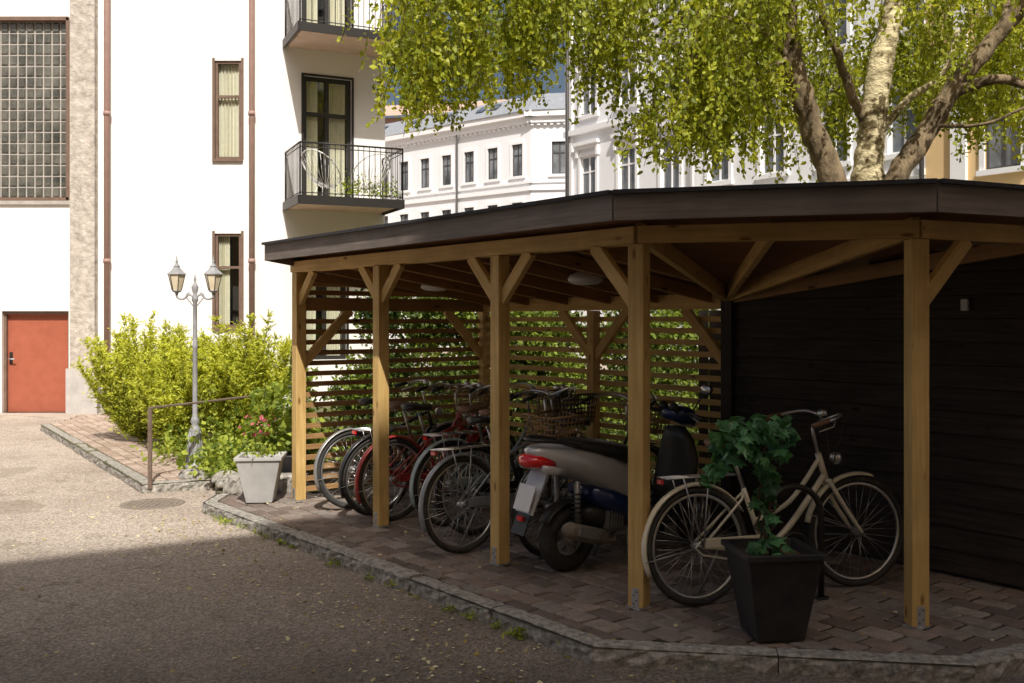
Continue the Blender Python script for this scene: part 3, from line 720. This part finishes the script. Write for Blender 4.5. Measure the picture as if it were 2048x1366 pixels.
for (cx,cy,low,cz) in((2.2,11.6,3.35,4.5),(2.55,11.8,3.3,4.3),(1.65,11.7,3.4,4.2),(2.75,12,3.5,4.1),(3.6,12.9,3.4,4.3),(2.4,11.5,3.6,4.9),(-1.15,11.3,3.75,4.9),(-.55,11.5,3.95,5.0),(-.85,11.4,3.85,4.8),(.05,11.6,4.2,5.1),(5.9,13,3.7,4.6),(7.0,12.8,3.6,4.8),(6.6,12.9,3.7,4.5),(5.1,11.9,4.3,5.0),(3.2,12.0,4.0,4.7)):
    spray(cx,cy,cz,9,low,random.uniform(.5,1.0),.35)
for c in range(290):
    cx=random.uniform(-1.3,8.5);cy=random.uniform(10.9,14.5);cz=random.uniform(5.3,8.6)
    if cx>2.5 and cy<12.9 and cz<6.4: continue
    if lowz(cx,cy)>cz: continue
    tone=random.uniform(.2,1.0);r=random.uniform(.15,.34)
    for _ in range(40): lp.append((cx+random.gauss(0,r),cy+random.gauss(0,r),cz+random.gauss(0,r*.6)));lr.append(tone)
t.build('trunks_and_branches',parent=tr)
print('birch leaves',len(lp))
leaves('crown_foliage',lp,.073,'leaf',.68,droop=True,parent=tr,rnd=np.array(lr))
# ------------------------------------------------------------------ shrubs
def yew(name,c,nb,h,spread,seed):
    random.seed(seed); pts=[];rn=[];dr=[];w=MB();par=empty(name)
    for i in range(nb):
        a=random.uniform(0,2*math.pi);k=random.random()**.55
        dx=math.cos(a)*spread*k;dy=math.sin(a)*spread*.8*k;hh=h*(1-.30*k*k)*random.uniform(.62,1.08)
        m=22;path=[]
        for j in range(m+1):
            s=j/m; p=V((c[0]+dx*(s**.7),c[1]+dy*(s**.7),.03+hh*(s**1.15)));path.append(p)
        w.tube(path[::5],[.014,.011,.008,.005,.003][:len(path[::5])],'bark',5)
        tone=random.uniform(-.12,.18)
        for j in range(2,m+1):
            s=j/m
            for q in range(6):
                v=V((random.gauss(0,1),random.gauss(0,1),random.gauss(1.0,.6))).normalized(); L=random.uniform(.08,.21)*(1.2-.5*s)
                for e in range(8):
                    f=e/7; p=path[j]+v*L*f
                    pts.append((p.x+random.gauss(0,.007),p.y+random.gauss(0,.007),p.z+random.gauss(0,.007)));rn.append(.05+tone+.55*f+.45*s);dr.append((v.x,v.y,v.z))
    w.build('branches',parent=par)
    leaves('foliage',pts,.048,'yew',.36,parent=par,rnd=np.array(rn),dirs=dr)
yew('yew_shrub',(-5.05,13.6,0),60,1.70,.85,1)
yew('yew_shrub',(-4.25,12.7,0),54,1.28,.65,2)
yew('yew_shrub',(-3.45,12.7,0),70,1.72,.70,3)
yew('yew_shrub',(-4.6,14.4,0),48,1.45,.8,4)
random.seed(11)
pp=[]
for _ in range(75):
    while True:
        x=random.uniform(-4.6,-2.1);y=random.uniform(10.2,12.6)
        if inpoly(x,y,[(-3.4,10.6),(-2.85,9.9),(-2.1,9.95),(-2.0,12.6),(-4.6,12.6)]): break
    h=random.uniform(.06,.24)
    for _ in range(60): pp.append((x+random.gauss(0,.13),y+random.gauss(0,.13),.04+abs(random.gauss(0,h))))
leaves('ground_cover_plants',pp,.065,'cover',.7)
pp=[]
for cx,cy,h,r in((-2.55,10.6,1.0,.16),(-2.3,10.9,1.15,.12),(-2.75,11.1,.9,.2),(-2.2,10.2,.72,.12)):
    for _ in range(380):
        z=random.uniform(.1,h); pp.append((cx+random.gauss(0,r*(1.1-z/h*.6)),cy+random.gauss(0,r),z))
leaves('climbing_shrub',pp,.085,'cover',.75)
pp=[(random.gauss(-2.62,.10),random.gauss(10.40,.08),random.uniform(.45,.68)) for _ in range(34)]
leaves('pink_flowers',pp,.042,'pink',.9)
pp=[];rn=[]
for _ in range(5200):
    z=random.uniform(.1,1.55);r=.21*(1-z/1.7)**.6; a=random.uniform(0,6.28);q=r*random.random()**.35
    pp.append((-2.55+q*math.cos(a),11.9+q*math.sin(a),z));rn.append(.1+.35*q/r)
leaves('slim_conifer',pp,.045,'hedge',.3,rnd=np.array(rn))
def hedge(name,a,b,thick,h,n,matk='hedge',size=.07,hv=.25):
    a,b=V(a),V(b);d=b-a;nn=V((-d.y,d.x,0)).normalized();P_=[];rn=[]
    nb=max(8,int(d.length*14))
    for i in range(nb):
        s=random.random();c=a+d*s+nn*random.uniform(-thick/2,thick/2);hh=h*(1+random.uniform(-hv,hv*.4));cz=random.uniform(.15,hh)
        tone=random.uniform(.05,.95)
        for _ in range(n//nb):
            P_.append((c.x+random.gauss(0,.15),c.y+random.gauss(0,.15),max(.02,cz+random.gauss(0,.13))));rn.append(tone)
    leaves(name,P_,size,matk,.6,rnd=np.array(rn))
hedge('garden_hedge',(-2.0,12.6,0),(.6,12.0,0),.8,2.25,28000)
hedge('garden_hedge',(.2,12.6,0),(3.4,11.2,0),.8,1.95,18000)
hedge('garden_hedge',(-1.6,17,0),(8,17,0),1.5,2.6,24000,'cover',.10)
hedge('flower_bed_plants',(-1.7,11.2,0),(2.2,9.9,0),.7,.55,8000,'hedge',.07,.4)
g=MB()
for i in range(16):
    g.beam(S(2.45+i*.11,2.75+ (i%2)*.015,.0),S(2.45+i*.11,2.75+(i%2)*.015,1.75),.10,.02,'dwood')
g.build('dark_garden_fence')
# ------------------------------------------------------------------ bikes
def wheel(mb,c,R,kt='rubber',tr=.021,kr='chrome',ns=32):
    mb.ring(c,R-tr,tr,kt,'y',48,8); mb.ring(c,R-tr*2.3,.011,kr,'y',48,6)
    mb.tube([(c[0],-.05,c[2]),(c[0],-.03,c[2]),(c[0],-.028,c[2]),(c[0],.028,c[2]),(c[0],.03,c[2]),(c[0],.05,c[2])],[.012,.012,.03,.03,.012,.012],'steel',10)
    for i in range(ns):
        a=2*math.pi*i/ns; b=a+(.55 if i%4<2 else -.55);y=.027 if i%2 else -.027
        mb.tube([(c[0]+.028*math.cos(b),c[1]+y,c[2]+.028*math.sin(b)),(c[0]+(R-tr*2.6)*math.cos(a),c[1],c[2]+(R-tr*2.6)*math.sin(a))],.0014,'chrome',3)
def fender(mb,c,R,a0,a1,w,k):
    m=22;secs=[]
    for i in range(m+1):
        a=math.radians(a0+(a1-a0)*i/m);ca,sa=math.cos(a),math.sin(a)
        prof=[(-w,-.016),(-w*.75,-.004),(0,.003),(w*.75,-.004),(w,-.016),(w*.7,-.008),(0,-.001),(-w*.7,-.008)]
        secs.append([(c[0]+(R+r)*ca,y,c[2]+(R+r)*sa) for y,r in prof])
    mb.loft(secs,k)
def basket(mb,c,sx,sy,h,k,n=9):
    lv=6
    for j in range(lv+1):
        f=j/lv;s=.78+.22*f;z=c[2]+h*f
        mb.tube([(c[0]+a*sx*s,c[1]+b*sy*s,z) for a,b in((-1,-1),(1,-1),(1,1),(-1,1))],.005 if j<lv else .009,k,4,True)
    for i in range(n):
        q=-1+2*i/(n-1)
        for a,b in((q,-1),(q,1),(-1,q),(1,q)): mb.tube([(c[0]+a*sx*.78,c[1]+b*sy*.78,c[2]),(c[0]+a*sx,c[1]+b*sy,c[2]+h)],.0045,k,4)
        mb.tube([(c[0]+q*sx*.78,c[1]-sy*.78,c[2]),(c[0]+q*sx*.78,c[1]+sy*.78,c[2])],.0045,k,3)
def bike(name,loc,rz,fr='black_e',fen='black_e',step=True,saddle='blk',grip='blk',lean=0.,steer=0.,bask=None,kb='wicker',rack=True,wb=1.10,R=.345,tyre='rubber',bar='chrome',hb=1.06,crate=False):
    m=MB();f=MB(); rh=(0,0,R); fh=(wb,0,R); bb=V((.46,0,.29))
    wheel(m,rh,R,tyre)
    st=V((.33,0,.66)); ht=V((wb-.265,0,.84)); hbm=V((wb-.215,0,.68))
    m.tube([bb,st],.016,fr);m.tube([st,st+(st-bb).normalized()*.24],.0125,'chrome')
    sp=st+(st-bb).normalized()*.25
    if step:
        m.tube(smooth_path([hbm+V((-.005,0,.03)),V((.66,0,.42)),bb+V((.02,0,.0))],6),.019,fr)
        m.tube(smooth_path([ht+V((.01,0,-.03)),V((.66,0,.56)),V((.40,0,.46))],6),.0145,fr)
    else:
        m.tube([hbm,bb],.019,fr);m.tube([ht+V((.005,0,-.03)),st+V((.0,0,-.03))],.0155,fr)
    m.tube([ht,hbm],.020,fr)
    for y in(-.055,.055):
        m.tube([(0,y,R),(.38,y*.6,.29),bb],.010,fr,6);m.tube([(0,y,R),(.30,y*.5,.60),(st.x,0,st.z-.02)],.008,fr,6)
    secs=[]
    for x,wd,h in((-.15,.03,.0),(-.13,.085,.01),(-.06,.09,.012),(.0,.06,.006),(.06,.03,.0),(.12,.016,-.004),(.14,.005,-.01)):
        secs.append([(sp.x+x,wd*math.cos(a),sp.z+.035+h+(.024 if math.sin(a)>0 else .03)*math.sin(a)) for a in [2*math.pi*i/12 for i in range(12)]])
    m.loft(secs,saddle)
    for y in(-.03,.03): m.ring((sp.x-.09,y,sp.z-.0),.018,.004,'chrome','z',10,4)
    fender(m,rh,R+.022,30,205,.028,fen)
    for y in(-.05,.05): m.tube([(0,y,R),((R+.02)*math.cos(math.radians(190)),y*.5,R+(R+.02)*math.sin(math.radians(190)))],.003,'steel',4)
    m.ring((bb.x,-.05,bb.z),.085,.006,'steel','y',24,5);m.ring((bb.x,-.05,bb.z),.05,.006,'steel','y',16,5)
    m.tube([(bb.x,-.06,bb.z),(bb.x,.06,bb.z)],.02,'steel')
    for sg in(-1,1):
        e=V((bb.x+.15*sg,.075*-sg*1,bb.z-.06*sg)); m.tube([(bb.x,-.07*sg,bb.z),(e.x,-.075*sg,e.z)],.009,'steel',6); m.box((e.x,-.125*sg,e.z),(.085,.08,.022),'blk')
    cg=[(bb.x+.09*math.cos(a),-.058,bb.z+.09*math.sin(a)) for a in [math.radians(x) for x in range(-90,91,20)]]
    m.tube(cg+[(0,-.058,R+.045),(-.05,-.058,R),(0,-.058,R-.045)],.006,fr,5,True)
    m.beam((0.02,-.062,R+.02),(bb.x,-.062,bb.z+.06),.004,.05,fr)
    if rack:
        zr=.75; rk='chrome'
        for y in(-.06,-.02,.02,.06): m.tube([(-.22,y,zr),(.24,y,zr)],.005,rk,5)
        for x in(-.22,-.05,.1,.24): m.tube([(x,-.06,zr),(x,.06,zr)],.005,rk,5)
        for y in(-.065,.065): m.tube([(-.12,y,zr),(0,y,R)],.005,'steel',5);m.tube([(.05,y,zr),(0.0,y,R)],.005,'steel',5)
        m.box((-.235,0,zr-.02),(.015,.05,.025),'tail')
    if crate: basket(m,(.0,0,.76),.17,.14,.24,kb)
    m.tube([(.18,.06,.30),(.10,.18,.0)],.008,'steel',6)
    wheel(f,fh,R,tyre)
    for y in(-.055,.055): f.tube(smooth_path([hbm+V((.005,y*.7,-.015)),V((wb-.11,y,.50)),V((wb-.04,y,.40)),V((wb,y,R))],4),[.014]*8+[.012]*2+[.009]*3,fr,7)
    f.tube([hbm+V((.005,-.045,-.01)),hbm+V((.005,.045,-.01))],.016,fr)
    fender(f,fh,R+.022,72,168,.028,fen)
    for y in(-.05,.05): f.tube([(wb,y,R),(wb+(R+.02)*math.cos(math.radians(160)),y*.5,R+(R+.02)*math.sin(math.radians(160)))],.003,'steel',4)
    hx=wb-.30
    f.tube([ht,ht+V((-.03,0,.12)),(hx,0,hb-.05),(hx+.06,0,hb-.02)],.011,'chrome')
    for sg in(-1,1):
        f.tube(smooth_path([(hx+.07,0,hb-.02),(hx+.10,.08*sg,hb+.01),(hx+.07,.20*sg,hb+.03),(hx-.03,.27*sg,hb+.01),(hx-.15,.29*sg,hb-.02)],4),.011,bar)
        f.tube([(hx-.06,.276*sg,hb+.005),(hx-.18,.293*sg,hb-.025)],.016,grip)
        f.tube([(hx-.0,.25*sg,hb-.0),(hx-.02,.26*sg,hb-.035),(hx-.12,.27*sg,hb-.06)],.005,'chrome',5)
        f.tube(smooth_path([(hx+.0,.24*sg,hb),(hx+.15,.12*sg,hb-.04),(hx+.13,.03*sg,hb-.25),(wb-.18,.02*sg,.66)],4),.0035,'blk',4)
    f.lathe([(.001,.03),(.025,.025),(.03,0),(.028,-.01)],(hx-.03,-.16,hb+.035),'chrome',12)
    f.lathe([(.02,-.03),(.04,0),(.035,.03),(.01,.045)],(wb-.14,0,.80),'chrome',12)
    if bask: basket(f,(wb-.02,0,.80),.13,.17,.23,kb)
    ax=(ht-hbm).normalized(); T=Matrix.Translation(hbm)@Matrix.Rotation(steer,4,ax)@Matrix.Translation(-hbm)
    m.merge(f,T)
    return m.build(name,loc,rz,lean,fix=True)
h=math.atan2(.621,.784)
bike('bicycle',(-1.40,8.78,0),h-.03,'black_e','steel',False,'blk',lean=-.05,wb=1.05,steer=-.2,rack=False)
bike('bicycle',(-1.16,8.47,0),h+.02,'red_e','black_e',True,'tan',lean=.06,steer=.3,bask=True)
bike('bicycle',(-.99,8.24,0),h+.05,'red_e','red_e',False,'blk',lean=.03,steer=.1,rack=False)
bike('bicycle',(-.52,8.05,0),h,'teal_e','teal_e',True,'tan',lean=.04,steer=-.25,bask=True,kb='wicker')
p=S(2.16,.42); bike('bicycle',(p.x,p.y,0),h-.02,'black_e','black_e',True,'tan',lean=-.04,steer=.2,bask=True,kb='blk',rack=False)
bike('bicycle',(-.345,7.10,0),h+.02,'grey_e','grey_e',False,'blk',lean=-.05,steer=.15,wb=1.12,hb=1.10)
bike('bicycle',(.26,7.02,0),h+.10,'black_e','black_e',True,'blk',lean=.05,steer=.1,bask=True,kb='wicker',rack=False,crate=True)
bike('bicycle',(1.09,5.79,0),math.atan2(.37,.93),'cream','cream',True,'tan','tan',lean=-.06,steer=-.12,wb=1.15)
def rack(name,x,y,rz):
    m=MB(); W=.17
    arc=[(-W,0,.0),(-W,0,.48)]+[(-W*math.cos(a),0,.50+W*math.sin(a)) for a in [math.pi*i/10 for i in range(11)]]+[(W,0,.48),(W,0,0)]
    m.tube(arc,.019,'blackp',10)
    sp=[(-W+.01,0,.32)]+[(.02+(.10-.0065*i)*math.cos(2.9-i*.42),0,.32+(.09-.006*i)*math.sin(2.9-i*.42)) for i in range(13)]
    m.tube(sp,.009,'blackp',6)
    for s_ in(-W,W): m.lathe([(.05,0),(.05,.006),(.02,.008)],(s_,0,0),'blackp',14)
    m.build(name,(x,y,0.002),rz)
rack('bike_rack_hoop',1.68,5.93,.15)
p=S(1.9,1.35); rack('bike_rack_hoop',p.x,p.y,h)
p=S(3.0,1.45); rack('bike_rack_hoop',p.x,p.y,h)
# ------------------------------------------------------------------ scooter
def scooter():
    m=MB();n=18
    def sec(x,cz,ry,rz_,pw=.8,cy=0,tl=0):
        L=[]
        for i in range(n):
            a=2*math.pi*i/n;c,s=math.cos(a),math.sin(a)
            yy=ry*math.copysign(abs(c)**pw,c);zz=rz_*math.copysign(abs(s)**pw,s); L.append((x+tl*zz,cy+yy,cz+zz))
        return L
    for cx in(0,1.27):
        m.ring((cx,0,.225),.168,.058,'rubber','y',40,12);m.ring((cx,0,.225),.118,.018,'steel','y',30,8)
        for i in range(5):
            a=2*math.pi*i/5;m.beam((cx,0,.225),(cx+.12*math.cos(a),0,.225+.12*math.sin(a)),.04,.03,'steel',up=(0,1,0))
        m.tube([(cx,-.07,.225),(cx,.07,.225)],.035,'steel',10)
    m.loft([sec(-.36,.835,.03,.015,tl=.4),sec(-.31,.82,.085,.045,tl=.3),sec(-.2,.785,.13,.08,tl=.2),sec(-.05,.745,.155,.105),sec(.12,.69,.165,.125),sec(.30,.62,.16,.145),sec(.46,.54,.145,.165),sec(.58,.45,.12,.15)],'silver_e')
    m.loft([sec(.12,.52,.150,.06),sec(.28,.46,.163,.11),sec(.45,.40,.155,.12),sec(.62,.34,.13,.07)],'blue_e')
    m.loft([sec(-.10,.845,.06,.02),sec(-.03,.85,.11,.035),sec(.12,.83,.13,.05),sec(.28,.795,.138,.062),sec(.42,.755,.13,.07),sec(.55,.72,.10,.07),sec(.62,.70,.06,.04)],'blk')
    m.tube(smooth_path([(-.02,-.12,.86),(-.22,-.11,.895),(-.34,-.05,.90),(-.34,.05,.90),(-.22,.11,.895),(-.02,.12,.86)],5),.014,'blk',8)
    m.loft([sec(-.39,.765,.04,.025),sec(-.375,.765,.08,.04),sec(-.31,.765,.115,.05),sec(-.22,.75,.122,.045)],'tail')
    for s_ in(-1,1): m.loft([sec(-.32,.725,.02,.025,cy=.11*s_),sec(-.24,.71,.025,.03,cy=.12*s_),sec(-.14,.70,.015,.02,cy=.135*s_)],'silver_e')
    m.beam((-.24,0,.72),(-.37,0,.43),.17,.012,'silver_e',up=(1,0,.5)); m.beam((-.345,0,.61),(-.40,0,.45),.16,.006,'plate',up=(1,0,.4))
    m.beam((-.36,0,.45),(-.42,0,.30),.13,.01,'blk',up=(1,0,.4));m.box((-.40,0,.40),(.02,.05,.03),'tail')
    fender(m,(0,0,.225),.255,20,150,.06,'blk')
    m.loft([sec(-.10,.25,.03,.05,cy=.09),sec(0,.25,.05,.08,cy=.09),sec(.2,.27,.06,.09,cy=.08),sec(.42,.30,.05,.07,cy=.06)],'steel')
    m.loft([sec(.08,.36,.08,.06),sec(.22,.36,.11,.10),sec(.42,.33,.10,.09)],'blk')
    for i in range(6): m.box((.24+i*.025,-.1,.34),(.008,.08,.12),'steel')
    m.tube(smooth_path([(.35,-.06,.22),(.30,-.13,.19),(.18,-.16,.22)],4),.018,'iron')
    m.tube([(.20,-.15,.23),(.18,-.15,.235),(.16,-.15,.24),(-.12,-.155,.32),(-.15,-.155,.33),(-.17,-.155,.335)],[.02,.045,.055,.055,.04,.02],'iron',14)
    m.beam((.10,-.208,.27),(-.08,-.212,.32),.006,.06,'steel')
    for s_ in(-.1,.1): m.tube([(0,s_,.24),(-.02,s_*1.05,.62)],.02,'steel',8); 
    for i in range(9): m.ring((-.003-.0016*i*2,-.1,.30+.03*i),.032,.006,'blk','z',12,5)
    m.loft([sec(.52,.30,.12,.05),sec(.62,.27,.15,.04),sec(.85,.27,.16,.04),sec(.98,.30,.15,.05)],'blk')
    m.loft([[(x0+dx*math.sin(a),ry*math.cos(a),z0) for a in [2*math.pi*i/n for i in range(n)]] for x0,dx,ry,z0 in((.95,.05,.17,.28),(1.0,.055,.20,.50),(1.03,.06,.19,.68),(1.02,.07,.14,.82),(1.0,.05,.08,.90))],'blk')
    fender(m,(1.27,0,.225),.27,0,165,.075,'blue_e')
    for s_ in(-.075,.075): m.tube([(1.27,s_,.225),(1.12,s_*.8,.62)],.018,'steel',8)
    m.loft([sec(.90,1.0,.05,.03),sec(.94,1.0,.12,.05),sec(1.02,.99,.13,.07),sec(1.10,.96,.10,.07),sec(1.15,.94,.05,.04)],'blue_e')
    for s_ in(-.055,.055): m.tube([(.90,s_,1.03),(.93,s_,1.05)],.04,'blk',14)
    m.loft([sec(1.06,.94,.08,.05),sec(1.14,.93,.075,.05),sec(1.17,.93,.05,.035)],'lampg')
    for s_ in(-1,1):
        m.tube([(.97,.08*s_,1.0),(.93,.22*s_,1.01),(.88,.34*s_,1.0)],.014,'blk');m.tube([(.915,.24*s_,1.01),(.88,.35*s_,1.0)],.02,'blk')
        m.tube([(.98,.16*s_,1.02),(.97,.24*s_,1.12),(.96,.30*s_,1.17)],.006,'blk')
        m.loft([[(x,.31*s_+ry*math.cos(a),1.20+rz_*math.sin(a)) for a in [2*math.pi*i/14 for i in range(14)]] for x,ry,rz_ in((.945,.05,.035),(.955,.055,.04),(.985,.035,.025))],'blk')
        m.loft([[(x,.31*s_+ry*math.cos(a),1.20+rz_*math.sin(a)) for a in [2*math.pi*i/14 for i in range(14)]] for x,ry,rz_ in((.942,.045,.03),(.9445,.047,.032))],'chrome')
        m.tube([(.94,.18*s_,1.0),(.90,.3*s_,.975)],.005,'chrome',5)
    m.tube([(.45,.1,.25),(.40,.18,.0)],.012,'steel')
    m.tube([(.45,-.1,.25),(.42,-.17,.02)],.012,'steel')
    return m.build('motor_scooter',(.36,6.60,0),h-.02,.05)
scooter()
# ------------------------------------------------------------------ planters
def planter(name,x,y,wt,wb,hh,k,rz=0):
    m=MB();C,S_=math.cos(rz),math.sin(rz)
    def sq(w_,z): return [(x+(a*C-b*S_)*w_/2,y+(a*S_+b*C)*w_/2,z) for a,b in((-1,-1),(1,-1),(1,1),(-1,1))]
    m.loft([sq(wb,.01),sq(wt,hh-.03),sq(wt+.03,hh-.03),sq(wt+.03,hh),sq(wt-.03,hh),sq(wt-.07,hh-.06)],k,smooth=False)
    m.quad(sq(wt-.05,hh-.045),'soil'); m.build(name,bevel=.003)
planter('grey_planter',-2.30,9.12,.39,.23,.43,'potg',.1)
planter('black_planter',1.37,5.24,.39,.25,.47,'potb',.12)
g=MB(); g.lathe([(.12,.0),(.14,.02),(.17,.28),(.18,.30),(.16,.30),(.15,.26),(.001,.26)],(-2.2,9.95,.03),'potb',20); g.build('round_flower_pot')
pp=[(-2.3+random.gauss(0,.09),9.12+random.gauss(0,.09),.43+abs(random.gauss(0,.05))) for _ in range(120)]
leaves('planter_seedlings',pp,.05,'cover',.5)
def ivy_leaf_mesh(name,pts,size):
    shape=[(0,-.42),(.22,-.30),(.50,-.12),(.30,.08),(.42,.34),(.14,.28),(0,.62),(-.14,.28),(-.42,.34),(-.30,.08),(-.50,-.12),(-.22,-.30)]
    vs=[];fs=[];rn=[]
    for p in pts:
        p=V(p); nrm=V((random.gauss(0,.6),random.gauss(-.5,.5),random.gauss(.7,.4))).normalized()
        a=V((random.gauss(0,.6),random.gauss(-.2,.4),-1)); a=(a-nrm*a.dot(nrm)).normalized(); b=nrm.cross(a); s_=size*random.uniform(.5,1.3); k=len(vs)
        vs.append(tuple(p+nrm*s_*.04))
        for x_,y_ in shape: vs.append(tuple(p+b*x_*s_+a*y_*s_-nrm*(abs(x_)*.22+.03)*s_))
        for i in range(12): fs.append((k,k+1+i,k+1+(i+1)%12))
        rn+=[random.random()]*13
    me=bpy.data.meshes.new(name);me.from_pydata(vs,[],fs);at=me.attributes.new('rnd','FLOAT','POINT');at.data.foreach_set('value',rn);me.materials.append(M['ivy'])
    o_=bpy.data.objects.new(name,me);COL.objects.link(o_);return o_
iv=empty('ivy_plant'); m=MB()
for k in range(4):
    pth=[(1.33+random.gauss(0,.03)+.02*math.sin(z*7+k*2),5.24+.03*math.cos(z*6+k*2),z) for z in np.linspace(.42,1.0,12)]
    m.tube(pth,.007,'twig',5)
m.build('stems',parent=iv)
pts=[]
for _ in range(135):
    a=random.uniform(0,6.28);b=random.uniform(-1,1);r=random.random()**.4
    pts.append((1.25+.23*r*math.cos(a)*math.sqrt(1-b*b*.6)+.05*b,5.22+.18*r*math.sin(a),1.03+.14*b*r))
for _ in range(32):
    z=random.uniform(.46,.9); pts.append((1.34+random.gauss(0,.03),5.2+random.gauss(0,.04),z))
for _ in range(14): pts.append((1.38+random.gauss(0,.09),5.14+random.gauss(0,.05),.46+random.uniform(-.05,.05)))
for _ in range(14): 
    q=random.random(); pts.append((1.10-.07*q+random.gauss(0,.02),5.22+random.gauss(0,.03),1.0-.2*q))
ivy_leaf_mesh('leaves',pts,.092).parent=iv
# ------------------------------------------------------------------ street lamp
m=MB(); lx,ly=-3.55,11.15
m.lathe([(.115,0),(.115,.04),(.10,.06),(.085,.10),(.075,.28),(.06,.42),(.065,.44),(.045,.47),(.035,.50),(.05,.53),(.04,.56),(.028,.60),(.026,1.35),(.035,1.37),(.026,1.39),(.022,1.86),(.035,1.88),(.035,1.92),(.02,1.94),(.03,1.99),(.04,2.03),(.02,2.07),(.012,2.09),(.016,2.12),(.004,2.18)],(lx,ly,0),'lampm',14)
for i in range(12):
    a=2*math.pi*i/12; m.tube([(lx+.098*math.cos(a),ly+.098*math.sin(a),.07),(lx+.078*math.cos(a),ly+.078*math.sin(a),.27),(lx+.062*math.cos(a),ly+.062*math.sin(a),.42)],.007,'lampm',5)
ar=.205
for sg in(-1,1):
    m.tube(smooth_path([(lx,ly,1.90),(lx+sg*.06,ly,1.95),(lx+sg*.13,ly,1.90),(lx+sg*.20,ly,1.92),(lx+sg*ar,ly,2.0)],5),.011,'lampm',7)
    m.tube(smooth_path([(lx,ly,1.80),(lx+sg*.05,ly,1.86),(lx+sg*.10,ly,1.93),(lx+sg*.07,ly,1.97),(lx+sg*.05,ly,1.94)],4),.007,'lampm',6)
    c=(lx+sg*ar,ly,1.97)
    m.lathe([(.012,-.03),(.02,.0),(.045,.012),(.052,.022),(.05,.03)],c,'lampm',12)
    m.lathe([(.052,.03),(.092,.20)],c,'lampg',6,smooth=False)
    for i in range(6):
        a=2*math.pi*i/6; m.tube([(c[0]+.053*math.cos(a),c[1]+.053*math.sin(a),c[2]+.028),(c[0]+.094*math.cos(a),c[1]+.094*math.sin(a),c[2]+.202)],.005,'blackp',5)
    m.lathe([(.095,.2),(.108,.203),(.108,.212),(.065,.25),(.035,.285),(.04,.295),(.028,.31),(.012,.33),(.016,.35),(.008,.37),(.003,.42)],c,'lampm',6,smooth=False)
m.build('street_lamp')
m=MB(); a=V((-3.68,10.12,0));b=V((-2.98,11.9,0))
m.beam(a+Z*-.05,a+Z*.76,.04,.012,'rail'); m.beam(a+Z*-.05,a+Z*.758,.012,.045,'rail');m.beam(a+Z*.77,b+Z*.77,.045,.02,'rail');m.beam(b+Z*-.05,b+Z*.76,.04,.03,'rail')
m.build('handrail',bevel=.003)
m=MB()
for x,y,s_ in((-3.35,10.45,.12),(-3.15,10.6,.1),(-2.95,10.3,.12)):
    secs=[]
    for j in range(5):
        q=j/4; rr=s_*math.sqrt(max(.05,1-(q*.95)**2)); secs.append([(x+rr*1.4*math.cos(a)*random.uniform(.88,1.1),y+rr*math.sin(a)*random.uniform(.88,1.1),q*s_*.9) for a in [2*math.pi*i/10 for i in range(10)]])
    m.loft(secs,'granite',smooth=False)
m.build('edging_stones')
pp=[]
for _ in range(1500):
    y=random.uniform(2.8,10) ; x=random.uniform(-4.5,2.6)
    if random.random()<.5:
        s_=random.random(); x=-2.84+s_*3.25+random.gauss(-.35,.35); y=9.13-s_*4.04+random.gauss(-.3,.35)
    z=.008 if inpoly(x,y,floorpoly) else -.092
    if z>0 and random.random()<.5: continue
    pp.append((x,y,z))
leaves('fallen_leaves',pp,.024,'litter',.7,flat=.85,svar=.6)
pp=[]
for _ in range(34):
    s_=random.random(); x=-2.84+s_*3.25;y=9.13-s_*4.04; x-=.03;y-=.02
    for _ in range(random.randint(3,16)): pp.append((x+random.gauss(0,.025),y+random.gauss(0,.025),-.085+abs(random.gauss(0,.018))))
leaves('kerb_weeds',pp,.035,'cover',.4)
# ------------------------------------------------------------------ light, world, camera
dv=V((-.20,1,-1.2)).normalized()
sun=bpy.data.lights.new('sun','SUN');sun.energy=5;sun.angle=math.radians(.53);sun.color=(1,.955,.885)
so=bpy.data.objects.new('sun',sun);COL.objects.link(so);so.rotation_mode='QUATERNION';so.rotation_quaternion=dv.to_track_quat('-Z','Y');so.location=(0,-10,30)
wd=bpy.data.worlds.new('World');scene.world=wd;wd.use_nodes=True;nt=wd.node_tree;nt.nodes.clear()
sk=N(nt,'ShaderNodeTexSky',sky_type='NISHITA');sk.sun_disc=False;sk.sun_elevation=math.asin(-dv.z);sk.sun_rotation=math.atan2(-dv.x,-dv.y)%(2*math.pi);sk.dust_density=7;sk.air_density=1.0;sk.ozone_density=.5
bg=N(nt,'ShaderNodeBackground');bg.inputs[1].default_value=.085;ou=N(nt,'ShaderNodeOutputWorld');nt.links.new(sk.outputs[0],bg.inputs[0]);nt.links.new(bg.outputs[0],ou.inputs[0])
cam=bpy.data.cameras.new('camera');cam.lens=35;cam.sensor_width=36;cam.shift_y=-42/2048;cam.clip_end=1000;cam.clip_start=.05
co=bpy.data.objects.new('camera',cam);COL.objects.link(co);co.location=(0,0,1.66);co.rotation_euler=(math.radians(90),0,0);scene.camera=co
scene.view_settings.view_transform='Standard'
try: scene.view_settings.look='None'
except Exception: pass
scene.view_settings.exposure=0
